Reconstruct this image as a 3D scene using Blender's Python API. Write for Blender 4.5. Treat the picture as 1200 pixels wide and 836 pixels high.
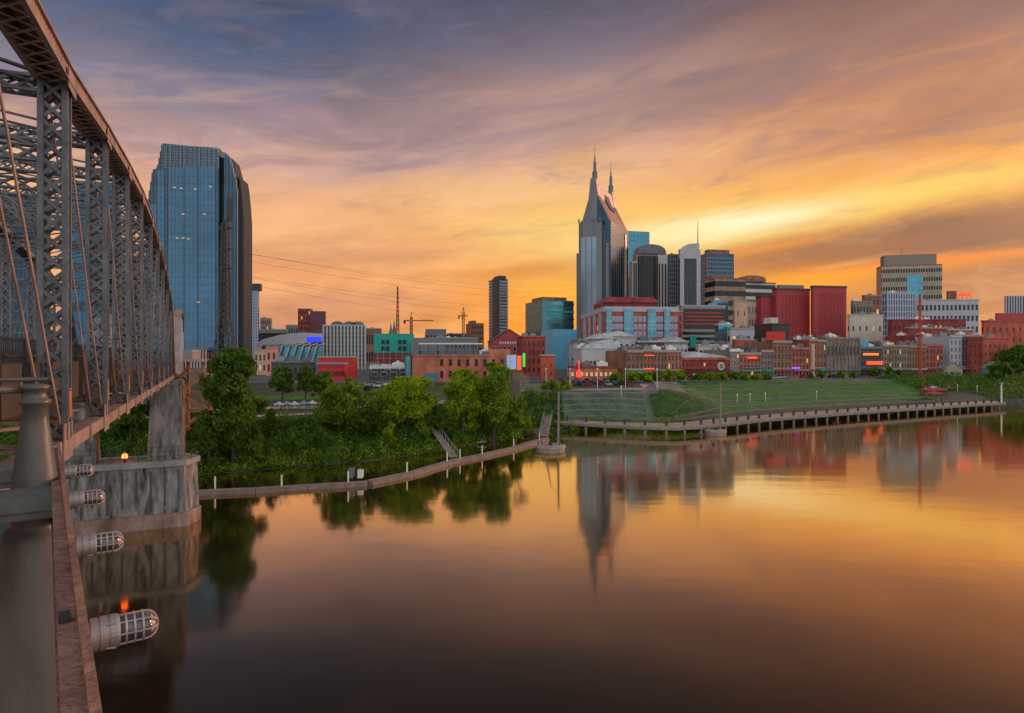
import bpy, math, random
import numpy as np
from math import radians as R, sin, cos, pi, atan2
from mathutils import Matrix, Vector
random.seed(7); RNG = np.random.default_rng(7)
S = bpy.context.scene
for o in list(bpy.data.objects): bpy.data.objects.remove(o)
COL = S.collection
# ------------------------------------------------------------------ camera
F = 750.0; HZ = 418.0; CX = 600.0; EYE = 18.0          # focal length in photo pixels, horizon row, eye height above the water
cam = bpy.data.cameras.new('camera'); camo = bpy.data.objects.new('camera', cam); COL.objects.link(camo)
camo.location = (0, 0, EYE); camo.rotation_euler = (R(90), 0, 0)
cam.lens = 22.5; cam.sensor_width = 36; cam.clip_start = 0.1; cam.clip_end = 20000
S.camera = camo
S.view_settings.view_transform = 'Standard'; S.view_settings.look = 'None'
S.view_settings.exposure = 0.0; S.view_settings.gamma = 1
# ------------------------------------------------------------------ world: sunset sky with streaked cloud
SUN_AZ, SUN_EL = R(52), R(12)
world = bpy.data.worlds.new('World'); S.world = world; world.use_nodes = True
nt = world.node_tree; nt.nodes.clear(); N = nt.nodes; Lk = nt.links
def nd(t, **k):
    n = N.new(t)
    for a, b in k.items(): setattr(n, a, b)
    return n
def setin(sock, v):
    if isinstance(v, bpy.types.NodeSocket): Lk.new(v, sock)
    else: sock.default_value = v
def M_(op, a, b=0.0, c=None, clamp=False):
    n = nd('ShaderNodeMath', operation=op); n.use_clamp = clamp
    setin(n.inputs[0], a); setin(n.inputs[1], b)
    if c is not None: setin(n.inputs[2], c)
    return n.outputs[0]
def mixc(f, a, b, t='MIX'):
    n = nd('ShaderNodeMix', data_type='RGBA', blend_type=t); setin(n.inputs[0], f)
    for i, v in ((6, a), (7, b)):
        if isinstance(v, tuple): n.inputs[i].default_value = (*v, 1)
        else: Lk.new(v, n.inputs[i])
    return n.outputs[2]
def ramp(f, stops, interp='B_SPLINE'):
    n = nd('ShaderNodeValToRGB'); r = n.color_ramp; r.interpolation = interp
    while len(r.elements) < len(stops): r.elements.new(0.5)
    for e, (p, c) in zip(r.elements, stops): e.position = p; e.color = (*c, 1)
    Lk.new(f, n.inputs[0]); return n.outputs[0]
def lin(r, g, b):
    f = lambda v: (v/255/12.92 if v/255 <= .04045 else ((v/255+.055)/1.055)**2.4)
    return (f(r), f(g), f(b))
tc = nd('ShaderNodeTexCoord'); sep = nd('ShaderNodeSeparateXYZ'); Lk.new(tc.outputs['Generated'], sep.inputs[0])
dx, dy, dz = sep.outputs
az = M_('MULTIPLY', M_('ARCTAN2', dx, dy), 180/pi)       # degrees, 0 = straight across the river, + = right
el = M_('MULTIPLY', M_('ARCSINE', M_('ABSOLUTE', dz)), 180/pi)
# cloud-sheet coordinates (perspective of a flat cloud deck), stretched along the wind
den = M_('ADD', M_('MAXIMUM', dz, 0.0), 0.10)
px_ = M_('DIVIDE', dx, den); py_ = M_('DIVIDE', dy, den)
wa = R(-52)
al = M_('ADD', M_('MULTIPLY', px_, sin(wa)), M_('MULTIPLY', py_, cos(wa)))
ac = M_('SUBTRACT', M_('MULTIPLY', px_, cos(wa)), M_('MULTIPLY', py_, sin(wa)))
def noise(sa, sc, off, detail=5, rough=.55, dist=0.0):
    cmb = nd('ShaderNodeCombineXYZ'); setin(cmb.inputs[0], M_('MULTIPLY', al, sa)); setin(cmb.inputs[1], M_('MULTIPLY', ac, sc)); cmb.inputs[2].default_value = off
    n = nd('ShaderNodeTexNoise'); n.inputs['Scale'].default_value = 1; n.inputs['Detail'].default_value = detail
    n.inputs['Roughness'].default_value = rough; n.inputs['Distortion'].default_value = dist
    Lk.new(cmb.outputs[0], n.inputs['Vector']); return n.outputs['Fac']
nA = noise(.35, .9, 3.1, 5, .5, .8); 
def dnoise(sx, sz, off, detail, rough, dist):
    v = nd('ShaderNodeCombineXYZ'); setin(v.inputs[0], M_('MULTIPLY', dx, sx)); setin(v.inputs[1], M_('MULTIPLY', dy, sx)); setin(v.inputs[2], M_('ADD', M_('MULTIPLY', M_('SUBTRACT', dz, M_('MULTIPLY', dx, .10)), sz), off))
    n = nd('ShaderNodeTexNoise'); n.inputs['Scale'].default_value = 1; n.inputs['Detail'].default_value = detail; n.inputs['Roughness'].default_value = rough; n.inputs['Distortion'].default_value = dist
    Lk.new(v.outputs[0], n.inputs['Vector']); return n.outputs['Fac']
nB = dnoise(4.2, 15.0, 9.7, 7, .56, .7); nC = dnoise(3.0, 8.0, 21.0, 6, .55, .4); nD = dnoise(9.0, 36.0, 4.2, 6, .6, 1.0)
nDc = M_('SUBTRACT', nD, .5)
nAc = M_('SUBTRACT', nA, .5); nBc = M_('SUBTRACT', nB, .5); nCc = M_('SUBTRACT', nC, .5)
elw = M_('ADD', el, M_('ADD', M_('MULTIPLY', nAc, 7.0), M_('ADD', M_('MULTIPLY', nBc, 5.5), M_('MULTIPLY', nDc, 2.5))))
azw = M_('ADD', az, M_('MULTIPLY', nCc, 10.0))
e01 = M_('DIVIDE', elw, 45.0, clamp=True)
left = ramp(e01, [(0, lin(216,152,120)), (.15, lin(230,158,108)), (.26, lin(248,186,132)), (.36, lin(206,160,146)), (.44, lin(140,130,144)), (.54, lin(80,96,126)), (.64, lin(58,78,110)), (1, lin(44,62,92))])
cent = ramp(e01, [(0, lin(246,160,84)), (.14, lin(248,168,80)), (.26, lin(254,192,108)), (.34, lin(240,180,134)), (.43, lin(194,154,142)), (.53, lin(130,114,122)), (.64, lin(90,88,106)), (1, lin(64,70,94))])
right = ramp(e01, [(0, lin(200,126,82)), (.13, lin(222,132,66)), (.20, lin(210,126,66)), (.28, lin(248,172,74)), (.36, lin(220,144,90)), (.45, lin(186,128,100)), (.56, lin(140,100,88)), (.65, lin(98,76,76)), (1, lin(72,66,78))])
back = ramp(e01, [(0, (1.35,1.15,1.12)), (.25, (1.16,1.14,1.25)), (.6, (.98,1.08,1.28)), (1, (.82,.94,1.2))])
fLC = M_('DIVIDE', M_('ADD', azw, 27.0), 34.0, clamp=True)
fCR = M_('DIVIDE', M_('SUBTRACT', azw, 4.0), 26.0, clamp=True)
def smooth(v): return M_('MULTIPLY', M_('MULTIPLY', v, v), M_('SUBTRACT', 3.0, M_('MULTIPLY', v, 2.0)))
sky = mixc(smooth(fLC), left, cent); sky = mixc(smooth(fCR), sky, right)
# broad soft cloud modulation
mod = M_('ADD', 1.0, M_('ADD', M_('ADD', M_('MULTIPLY', nBc, 1.05), M_('MULTIPLY', nDc, .5)), M_('MULTIPLY', nCc, .75)))
mm = nd('ShaderNodeVectorMath', operation='SCALE'); Lk.new(sky, mm.inputs[0]); Lk.new(mod, mm.inputs['Scale']); sky = mm.outputs[0]
def blob(ca, ce, slope, wa_, we_, k=1.0, warp=2.5, sharp=1.0):
    """soft elongated patch of cloud or glow centred on a sky direction"""
    a = M_('SUBTRACT', az, ca)
    e = M_('SUBTRACT', M_('ADD', el, M_('MULTIPLY', nBc, warp*2)), ce)
    e = M_('SUBTRACT', e, M_('MULTIPLY', a, slope))
    a = M_('DIVIDE', a, wa_); e = M_('DIVIDE', e, we_)
    r2 = M_('ADD', M_('MULTIPLY', a, a), M_('MULTIPLY', e, e))
    g = M_('EXPONENT', M_('MULTIPLY', r2, -1.0))
    return M_('MULTIPLY', g, k, clamp=True)
def px2(x, y):
    a = math.atan((x-CX)/F); return math.degrees(a), math.degrees(math.atan((HZ-y)/F*cos(a)))
def patch(x, y, w, h, slope, col, k, warp=2.0):
    """photo-reading aid: centre direction from a pixel, sizes in degrees"""
    global sky
    a, e = px2(x, y); sky = mixc(blob(a, e, slope, w, h, k, warp), sky, col)
patch(310, 128, 8, .9, -.16, lin(160,134,142), .75, 1)
patch(395, 150, 3, 1.0, -.5, lin(176,142,144), .6, 1)
patch(350, 250, 9, 2.0, .0, lin(246,182,128), .6)
patch(480, 190, 10, 1.8, .16, lin(172,146,150), .6)
patch(560, 150, 12, 1.6, .14, lin(150,128,134), .5)
patch(640, 120, 9, 1.6, .14, lin(190,150,136), .5)
patch(600, 225, 9, 1.8, .10, lin(252,200,142), .6)
patch(430, 300, 9, 1.0, .05, lin(206,138,108), .6, 1)
patch(350, 318, 8, .9, .0, lin(240,158,98), .5, 1)
patch(460, 350, 10, 1.2, .05, lin(204,140,112), .5, 1)
patch(560, 280, 8, 1.2, .1, lin(220,142,92), .55, 1)
patch(650, 345, 6, 1.8, .05, lin(255,182,58), .95, 1)
patch(640, 380, 7, 1.6, .0, lin(255,156,38), .9, 1)
patch(570, 350, 4, .9, .0, lin(250,150,52), .7, 1)
patch(625, 318, 5, .8, .1, lin(220,126,56), .6, 1)
patch(760, 285, 9, 1.7, .10, lin(255,212,118), .8, 1)
patch(740, 250, 11, 2.2, .08, lin(255,202,104), .8, 1)
patch(900, 212, 11, 1.5, .08, lin(250,180,92), .65, 1)
patch(1130, 195, 8, 1.5, .05, lin(246,152,60), .7, 1)
patch(820, 185, 10, 1.2, .14, lin(250,190,130), .5, 1)
patch(1010, 140, 14, 1.8, .16, lin(206,146,108), .6)
patch(900, 90, 14, 1.8, .14, lin(152,120,110), .6)
patch(780, 75, 10, 1.5, .14, lin(184,144,126), .5)
patch(1140, 120, 8, 2.4, .12, lin(168,112,84), .6)
patch(1120, 285, 13, 2.2, .02, lin(132,88,70), .9, 1.2)
patch(960, 292, 8, 1.1, .05, lin(178,112,66), .85, 1)
patch(1040, 272, 10, .8, .07, lin(136,90,68), .85, 1)
patch(1130, 350, 9, 2.2, .0, lin(176,112,78), .75, 1.2)
patch(1000, 322, 9, .6, .05, lin(255,150,40), .95, .6)
patch(930, 338, 6, 1.2, .05, lin(255,166,36), .95, .6)
patch(1130, 303, 9, .35, .02, lin(244,134,44), .85, .5)
patch(1040, 222, 14, 1.2, .09, lin(248,176,88), .8, 1.2)
patch(880, 262, 11, 1.6, .10, lin(255,208,96), 1.0, 1.0)
patch(1080, 222, 11, 1.0, .05, lin(255,208,96), .9, .8)
patch(860, 262, 7.0, .95, .10, (1.15,1.02,.66), .95, .8)
patch(790, 275, 7, 1.1, .08, (1.0,.86,.42), .85, .8)
patch(905, 290, 5, .5, .12, lin(246,150,60), .7, .6)
patch(640, 272, 7, 1.4, .04, lin(255,214,124), .7, 1.0)
# broken cloud: wisps of mauve and of lit peach scattered through the upper sky
up_ = M_('DIVIDE', M_('SUBTRACT', el, 7.0), 8.0, clamp=True); nE = dnoise(5.5, 26.0, 33.0, 7, .6, 1.1)
sky = mixc(M_('MULTIPLY', M_('MULTIPLY', M_('MULTIPLY', M_('SUBTRACT', nE, .50), 6.0, clamp=True), up_), .42), sky, lin(134,112,120))
lo_ = M_('DIVIDE', M_('SUBTRACT', 25.0, el), 8.0, clamp=True)
sky = mixc(M_('MULTIPLY', M_('MULTIPLY', M_('SUBTRACT', .47, nE), 6.0, clamp=True), M_('MULTIPLY', lo_, .30)), sky, lin(255,196,134))
# the sky away from the sunset, and the physical sky under it all
fb = smooth(M_('DIVIDE', M_('SUBTRACT', .30, dy), 1.0, clamp=True))
backs = nd('ShaderNodeVectorMath', operation='SCALE'); Lk.new(back, backs.inputs[0]); Lk.new(M_('ADD', 1.0, M_('MULTIPLY', nAc, 1.2)), backs.inputs['Scale'])
sky = mixc(fb, sky, backs.outputs[0])
nish = nd('ShaderNodeTexSky'); nish.sky_type = 'NISHITA'; nish.sun_disc = False; nish.sun_elevation = SUN_EL; nish.sun_rotation = SUN_AZ
nish.dust_density = 2.0
bg = nd('ShaderNodeBackground'); Lk.new(sky, bg.inputs[0]); bg.inputs[1].default_value = 1.0
bg2 = nd('ShaderNodeBackground'); Lk.new(nish.outputs[0], bg2.inputs[0]); bg2.inputs[1].default_value = 0.004
ad = nd('ShaderNodeAddShader'); Lk.new(bg.outputs[0], ad.inputs[0]); Lk.new(bg2.outputs[0], ad.inputs[1])
out = nd('ShaderNodeOutputWorld'); Lk.new(ad.outputs[0], out.inputs[0])
sl = bpy.data.lights.new('sun', 'SUN'); sl.energy = 1.8; sl.angle = R(10.0); sl.color = (1.0, .62, .45)
slo = bpy.data.objects.new('sun', sl); COL.objects.link(slo)
sd = Vector((sin(SUN_AZ)*cos(SUN_EL), cos(SUN_AZ)*cos(SUN_EL), sin(SUN_EL)))
slo.rotation_euler = sd.to_track_quat('Z', 'Y').to_euler()
try:
    S.cycles.max_bounces = 6; S.cycles.diffuse_bounces = 3; S.cycles.glossy_bounces = 4; S.cycles.transparent_max_bounces = 6
except Exception: pass
# ------------------------------------------------------------------ materials
MATS = {}
def mat(key, col, rough=.7, metal=0., var=.25, scale=.35, stretch=(1,1,1), bump=0., bscale=4., spec=.4, col2=None, emit=None, estr=0., trans=0.):
    if key in MATS: return MATS[key]
    m = bpy.data.materials.new(key); m.use_nodes = True; n = m.node_tree; b = n.nodes['Principled BSDF']
    b.inputs['Roughness'].default_value = rough; b.inputs['Metallic'].default_value = metal
    b.inputs['Specular IOR Level'].default_value = spec
    t = n.nodes.new('ShaderNodeTexCoord'); mp = n.nodes.new('ShaderNodeMapping'); mp.inputs['Scale'].default_value = stretch
    n.links.new(t.outputs['Object'], mp.inputs[0])
    if var > 0:
        no = n.nodes.new('ShaderNodeTexNoise'); no.inputs['Scale'].default_value = scale; no.inputs['Detail'].default_value = 6; no.inputs['Roughness'].default_value = .65
        n.links.new(mp.outputs[0], no.inputs['Vector'])
        r = n.nodes.new('ShaderNodeValToRGB'); c2 = col2 or tuple(min(1, c*(1+var)) for c in col)
        r.color_ramp.elements[0].position = .32; r.color_ramp.elements[1].position = .68
        r.color_ramp.elements[0].color = (*[c*(1-var) for c in col], 1); r.color_ramp.elements[1].color = (*c2, 1)
        n.links.new(no.outputs['Fac'], r.inputs[0]); n.links.new(r.outputs[0], b.inputs['Base Color'])
    else: b.inputs['Base Color'].default_value = (*col, 1)
    if bump > 0:
        nb = n.nodes.new('ShaderNodeTexNoise'); nb.inputs['Scale'].default_value = bscale; nb.inputs['Detail'].default_value = 5
        bp = n.nodes.new('ShaderNodeBump'); bp.inputs['Strength'].default_value = bump; bp.inputs['Distance'].default_value = .1
        n.links.new(mp.outputs[0], nb.inputs['Vector']); n.links.new(nb.outputs['Fac'], bp.inputs['Height']); n.links.new(bp.outputs[0], b.inputs['Normal'])
    if emit: b.inputs['Emission Color'].default_value = (*emit, 1); b.inputs['Emission Strength'].default_value = estr
    MATS[key] = m; return m
def glow(key, col, s): return mat(key, tuple(c*.3 for c in col), .4, var=0, emit=col, estr=s)
def leafmat(key, c1, c2):
    if key in MATS: return MATS[key]
    m = bpy.data.materials.new(key); m.use_nodes = True; n = m.node_tree; n.nodes.clear()
    o = n.nodes.new('ShaderNodeOutputMaterial'); d = n.nodes.new('ShaderNodeBsdfDiffuse'); t = n.nodes.new('ShaderNodeBsdfTranslucent'); mx = n.nodes.new('ShaderNodeMixShader')
    mx.inputs[0].default_value = .48
    tcn = n.nodes.new('ShaderNodeTexCoord'); no = n.nodes.new('ShaderNodeTexNoise'); no.inputs['Scale'].default_value = .55; no.inputs['Detail'].default_value = 5
    n.links.new(tcn.outputs['Object'], no.inputs['Vector'])
    r = n.nodes.new('ShaderNodeValToRGB'); r.color_ramp.elements[0].position = .35; r.color_ramp.elements[1].position = .65
    r.color_ramp.elements[0].color = (*c1, 1); r.color_ramp.elements[1].color = (*c2, 1)
    n.links.new(no.outputs['Fac'], r.inputs[0]); n.links.new(r.outputs[0], d.inputs[0]); n.links.new(r.outputs[0], t.inputs[0])
    n.links.new(d.outputs[0], mx.inputs[1]); n.links.new(t.outputs[0], mx.inputs[2]); n.links.new(mx.outputs[0], o.inputs[0])
    MATS[key] = m; return m
def brick(key, c, v=.42): return mat(key, c, .85, var=v, scale=.3, stretch=(1,1,.5), bump=.25, bscale=3)
B_red = brick('brick_red', (.40,.095,.065)); B_dkred = brick('brick_dark_red', (.27,.055,.05)); B_brown = brick('brick_brown', (.27,.12,.08))
B_orange = brick('brick_orange', (.46,.15,.09)); B_grey = brick('stone_grey_brown', (.22,.18,.16)); B_tan = brick('brick_tan', (.33,.22,.16))
B_pink = brick('brick_pink', (.34,.16,.13)); B_char = brick('brick_charcoal', (.08,.07,.07)); B_mar = mat('maroon_panel', (.36,.048,.055), .6, var=.12, scale=.1, stretch=(1,1,.2))
C_white = mat('white_render', (.52,.51,.50), .7, var=.14, scale=.3); C_cream = mat('cream_render', (.56,.50,.42), .8, var=.15, scale=.2)
C_conc = mat('concrete', (.30,.29,.28), .85, var=.25, scale=.4, bump=.3); C_beige = mat('beige_stone', (.36,.30,.25), .8, var=.15, scale=.1)
C_peach = mat('peach_stone_and_light', (.58,.36,.26), .75, var=.15, scale=.15); C_lav = mat('lavender_precast', (.42,.42,.48), .7, var=.12, scale=.15)  # peach also serves walls where warm light is painted in
C_dark = mat('dark_cladding', (.05,.048,.05), .6, var=.25, scale=.2); C_grey = mat('grey_cladding', (.15,.17,.19), .5, var=.15, scale=.15)
C_roof = mat('grey_roof_membrane', (.26,.27,.29), .8, var=.25, scale=.3); C_wroof = mat('white_metal_roof', (.48,.51,.54), .5, var=.3, scale=.4, stretch=(1,3,1))
C_teal = mat('teal_wrap', (.01,.34,.27), .6, var=.12, scale=.3, bump=.4, bscale=.8); C_red = mat('red_paint', (.55,.03,.025), .5, var=.15, scale=.3)
G_win = mat('window_glass', (.012,.015,.022), .22, .0, var=.5, scale=.22, spec=.35); G_blue = mat('blue_curtain_glass', (.027,.13,.235), .10, .75, var=.28, scale=.05, stretch=(1,1,2.5), bump=.04, bscale=.5)
G_blue2 = mat('deep_blue_glass', (.022,.058,.09), .12, .8, var=.25, scale=.06); G_teal = mat('teal_glass', (.06,.22,.25), .14, .7, var=.35, scale=.12, stretch=(1,1,2))
G_sky = mat('pale_blue_glass', (.08,.26,.36), .15, .55, var=.25, scale=.2); G_black = mat('black_glass', (.02,.023,.028), .16, .2, var=.3, scale=.1)
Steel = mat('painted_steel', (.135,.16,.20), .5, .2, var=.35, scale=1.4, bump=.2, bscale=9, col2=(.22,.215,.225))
SteelP = mat('sunlit_pink_steel', (.36,.24,.21), .6, .1, var=.3, scale=1.1, bump=.25, bscale=8); SteelD = mat('dark_steel', (.05,.05,.055), .5, .4, var=.3, scale=2)  # pink steel: warm sun on the near truss put into its colour
SteelO = mat('orange_steel', (.48,.19,.10), .6, .1, var=.35, scale=.9); White = mat('white_paint', (.72,.70,.68), .5, var=.12, scale=1.5)
Bark = mat('bark', (.09,.065,.05), .9, var=.3, scale=2, bump=.4); Pale_bark = mat('pale_bark', (.36,.28,.22), .9, var=.2, scale=2)
Wood = mat('weathered_timber', (.26,.20,.17), .85, var=.35, scale=.8, stretch=(1,1,4), bump=.3)
Asph = mat('asphalt', (.055,.055,.06), .85, var=.3, scale=.2, bump=.2); Pave = mat('pale_paving', (.30,.25,.23), .85, var=.25, scale=.15, bump=.2)
CityG = mat('city_paving', (.13,.12,.12), .9, var=.4, scale=.05); Soil = mat('bank_soil', (.055,.062,.035), .95, var=.5, scale=.3, bump=.5, bscale=2)
Grass = mat('mown_grass', (.045,.145,.012), .95, var=.5, scale=.25, bump=.5, bscale=12)
GrassG = mat('worn_terrace_grass', (.09,.12,.08), .95, var=.35, scale=.3, bump=.4, bscale=8)
Stone = mat('terrace_stone', (.17,.15,.14), .9, var=.3, scale=.8, bump=.3)
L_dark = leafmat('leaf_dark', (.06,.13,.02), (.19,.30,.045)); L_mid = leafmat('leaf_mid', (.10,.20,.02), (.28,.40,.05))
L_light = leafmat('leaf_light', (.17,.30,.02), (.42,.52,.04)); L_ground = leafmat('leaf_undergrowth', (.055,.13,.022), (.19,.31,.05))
# ------------------------------------------------------------------ mesh helpers
def XY(px, Y): return (px-CX)/F*Y
def ZT(py, Y): return EYE+(HZ-py)/F*Y
class MB:
    def __init__(s): s.v = []; s.f = []; s.mi = []
    def add(s, vs, fs, mi=0):
        b = len(s.v); s.v += [tuple(v) for v in vs]; s.f += [tuple(b+i for i in f) for f in fs]; s.mi += [mi]*len(fs); return s
    def box(s, a, b, mi=0):
        x0,y0,z0 = a; x1,y1,z1 = b
        return s.add([(x0,y0,z0),(x1,y0,z0),(x1,y1,z0),(x0,y1,z0),(x0,y0,z1),(x1,y0,z1),(x1,y1,z1),(x0,y1,z1)],
                     [(0,3,2,1),(4,5,6,7),(0,1,5,4),(1,2,6,5),(2,3,7,6),(3,0,4,7)], mi)
    def beam(s, p, q, w, h=None, up=(0,0,1), mi=0):
        p = Vector(p); q = Vector(q); d = (q-p); 
        if d.length < 1e-6: return s
        d.normalize(); u = Vector(up)
        if abs(d.dot(u)) > .98: u = Vector((0,1,0))
        a = d.cross(u).normalized(); c = a.cross(d).normalized(); h = w if h is None else h
        vs = [e+a*(i*w/2)+c*(j*h/2) for e in (p, q) for i, j in ((-1,-1),(1,-1),(1,1),(-1,1))]
        return s.add(vs, [(0,1,2,3),(7,6,5,4),(0,4,5,1),(1,5,6,2),(2,6,7,3),(3,7,4,0)], mi)
    def tube(s, p, q, r0, r1=None, n=10, mi=0, cap=True):
        p = Vector(p); q = Vector(q); r1 = r0 if r1 is None else r1; d = (q-p).normalized()
        u = Vector((0,0,1)) if abs(d.z) < .9 else Vector((1,0,0)); a = d.cross(u).normalized(); c = d.cross(a)
        vs = [e+(a*cos(2*pi*i/n)+c*sin(2*pi*i/n))*r for e, r in ((p,r0),(q,r1)) for i in range(n)]
        fs = [(i,(i+1)%n,n+(i+1)%n,n+i) for i in range(n)]
        if cap: fs += [tuple(range(n))[::-1], tuple(range(n,2*n))]
        return s.add(vs, fs, mi)
    def lathe(s, o, prof, n=20, axis=(0,0,1), mi=0):
        o = Vector(o); d = Vector(axis).normalized(); u = Vector((0,0,1)) if abs(d.z) < .9 else Vector((1,0,0)); a = d.cross(u).normalized(); c = d.cross(a)
        vs = [o+d*z+(a*cos(2*pi*i/n)+c*sin(2*pi*i/n))*max(r,1e-4) for r, z in prof for i in range(n)]
        fs = [(k*n+i,k*n+(i+1)%n,(k+1)*n+(i+1)%n,(k+1)*n+i) for k in range(len(prof)-1) for i in range(n)]
        fs += [tuple(range(n))[::-1], tuple((len(prof)-1)*n+i for i in range(n))]
        return s.add(vs, fs, mi)
    def prism(s, poly, y0, y1, mi=0, mside=None):      # poly in (x,z), extruded in y
        n = len(poly); vs = [(x,y0,z) for x,z in poly]+[(x,y1,z) for x,z in poly]
        s.add(vs, [tuple(range(n)), tuple(range(2*n-1,n-1,-1))], mi)
        b = len(s.v)-2*n
        for i in range(n):
            s.f.append((b+i, b+n+i, b+n+(i+1)%n, b+(i+1)%n)); s.mi.append(mi if mside is None else (mside[i] if isinstance(mside, (list,tuple)) else mside))
        return s
    def plan(s, poly, z0, z1, mi=0, top=None):          # poly in (x,y), extruded in z ; top = scale about centroid
        n = len(poly); pt = poly
        if top is not None:
            cx = sum(p[0] for p in poly)/n; cy = sum(p[1] for p in poly)/n; pt = [(cx+(x-cx)*top, cy+(y-cy)*top) for x,y in poly]
        vs = [(x,y,z0) for x,y in poly]+[(x,y,z1) for x,y in pt]
        fs = [tuple(range(n))[::-1], tuple(range(n,2*n))]+[(i,(i+1)%n,n+(i+1)%n,n+i) for i in range(n)]
        return s.add(vs, fs, mi)
    def build(s, name, mats, parent=None, world=False, smooth=False):
        me = bpy.data.meshes.new(name); v = s.v
        if world and parent is not None:
            inv = parent.matrix_basis.inverted(); v = [tuple(inv @ Vector(p)) for p in v]
        me.from_pydata(v, [], s.f)
        for m in (mats if isinstance(mats, (list,tuple)) else [mats]): me.materials.append(m)
        if any(s.mi): me.polygons.foreach_set('material_index', s.mi)
        if smooth: me.polygons.foreach_set('use_smooth', [True]*len(me.polygons))
        o = bpy.data.objects.new(name, me); COL.objects.link(o)
        if parent is not None: o.parent = parent
        return o
def tag(o, label=None, cat=None, group=None, kind=None):
    if label: o['label'] = label
    if cat: o['category'] = cat
    if group: o['group'] = group
    if kind: o['kind'] = kind
    return o
def thing(name, label, cat, loc=(0,0,0), rot=0, group=None):
    o = bpy.data.objects.new(name, None); COL.objects.link(o); o.location = loc; o.rotation_euler = (0,0,rot)
    o.matrix_basis = Matrix.Translation(loc) @ Matrix.Rotation(rot, 4, 'Z'); o.empty_display_size = .1
    return tag(o, label, cat, group)
def inst(name, me, parent, loc, rot=0, scale=None):
    o = bpy.data.objects.new(name, me); COL.objects.link(o); o.parent = parent; o.location = loc; o.rotation_euler = (0,0,rot)
    if scale: o.scale = scale
    return o
def copy_tree(o, parent=None):
    c = o.copy(); COL.objects.link(c)
    if parent is not None: c.parent = parent
    for ch in list(o.children): copy_tree(ch, c)
    return c
ORD = ['first','second','third','fourth','fifth','sixth','seventh','eighth','ninth','tenth','eleventh','twelfth','thirteenth','fourteenth','fifteenth','sixteenth','seventeenth','eighteenth','nineteenth','twentieth',
 'twenty-first','twenty-second','twenty-third','twenty-fourth','twenty-fifth','twenty-sixth','twenty-seventh','twenty-eighth','twenty-ninth','thirtieth']
def fast_mesh(name, V, quads, m, parent=None, loc=(0,0,0)):
    me = bpy.data.meshes.new(name); n = len(quads)
    me.vertices.add(len(V)); me.vertices.foreach_set('co', V.astype(np.float32).ravel())
    me.loops.add(n*4); me.loops.foreach_set('vertex_index', quads.astype(np.int32).ravel())
    me.polygons.add(n); me.polygons.foreach_set('loop_start', np.arange(0, n*4, 4, dtype=np.int32)); me.polygons.foreach_set('loop_total', np.full(n, 4, dtype=np.int32))
    me.update(calc_edges=True); me.materials.append(m)
    o = bpy.data.objects.new(name, me); COL.objects.link(o); o.location = loc
    if parent is not None: o.parent = parent
    return o
def leaves(pts, size):
    n = len(pts); a = RNG.normal(size=(n,3)); a /= np.linalg.norm(a, axis=1)[:,None]; b = RNG.normal(size=(n,3)); b -= (a*b).sum(1)[:,None]*a; b /= np.linalg.norm(b, axis=1)[:,None]
    s = (size*RNG.uniform(.6,1.35,n))[:,None]
    a = a*s; b = b*s*.62
    V = np.stack([pts-a, pts-b*.9, pts+a, pts+b], 1).reshape(-1,3); Q = np.arange(4*n).reshape(n,4)
    return V, Q
# ------------------------------------------------------------------ terrain, water
SH = [(-6000,-300),(-400,30),(-120,80),(-60,92),(-47,97),(-25,110),(-13,120),(4,150),(17,156),(28,158),(40,156),(53,161),(80,180),(100,192),(174,229),(260,250),(600,420),(6000,3200)]
def Ys(X): return float(np.interp(X, [a for a,_ in SH], [b for _,b in SH]))
def Ye(X): return float(np.interp(X, [-6000,-60,-10,0,8,35,45,60,130,174,230,6000], [-282,112,139,160,167,173,200,233,246,262,280,3230]))
def H(X, Y):
    s = Ys(X); d = Y-s
    if d < 0: return max(-3.0, d*.35)
    e = max(Ye(X), s+12); g = 8.9 if Y < 400 else 9.0
    if X < 6 and Y < 232: g -= 2.6*min(1, (6-X)/12)*min(1, (232-Y)/75)
    t = min(1, d/(e-s)); b0 = .2 if X < 14 else min(2.0, .2+(X-14)*.3); a = t*t*(3-2*t) if X < 8 else t
    hA = b0+(g-b0)*a
    if not (0 < X < 66): return hA
    e1 = min(e, s+20); base = min(2.0, .2+d*.4); t1 = min(1.0, max(0.0, (d-(e1-s-8))/8)); hB = base+(g-base)*t1
    w = min(1, X/3) if X < 38 else max(0, (66-X)/28); w = w*w*(3-2*w)
    return hA+(hB-hA)*w
xs = sorted(set([-6000,-3000,-1200,-600,-400,-300,-220,-160]+list(np.arange(-120,330,2.5))+[360,420,500,600,900,1500,3000,6000]))
ys = sorted(set([-400,-100,0,30]+list(np.arange(60,300,2.5))+[320,360,420,520,700,1000,1800,3500,9000]))
m = MB(); m.v = [(x,y,H(x,y)) for y in ys for x in xs]; nx = len(xs)
for j in range(len(ys)-1):
    for i in range(nx-1):
        cx = (xs[i]+xs[i+1])/2; cy = (ys[j]+ys[j+1])/2; h = H(cx,cy); s = Ys(cx)
        if h < -2.9: continue
        m.f.append((j*nx+i, j*nx+i+1, (j+1)*nx+i+1, (j+1)*nx+i))
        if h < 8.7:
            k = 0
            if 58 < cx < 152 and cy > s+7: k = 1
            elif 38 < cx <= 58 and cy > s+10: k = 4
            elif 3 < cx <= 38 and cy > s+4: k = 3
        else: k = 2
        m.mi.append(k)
tag(m.build('ground', [Soil, Grass, CityG, GrassG, mat('darkened_wedge_grass', (.04,.085,.016), .95, var=.55, scale=.5, bump=.5, bscale=6)]), kind='structure')  # wedge grass coloured darker to tone down its sun-facing slope
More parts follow.
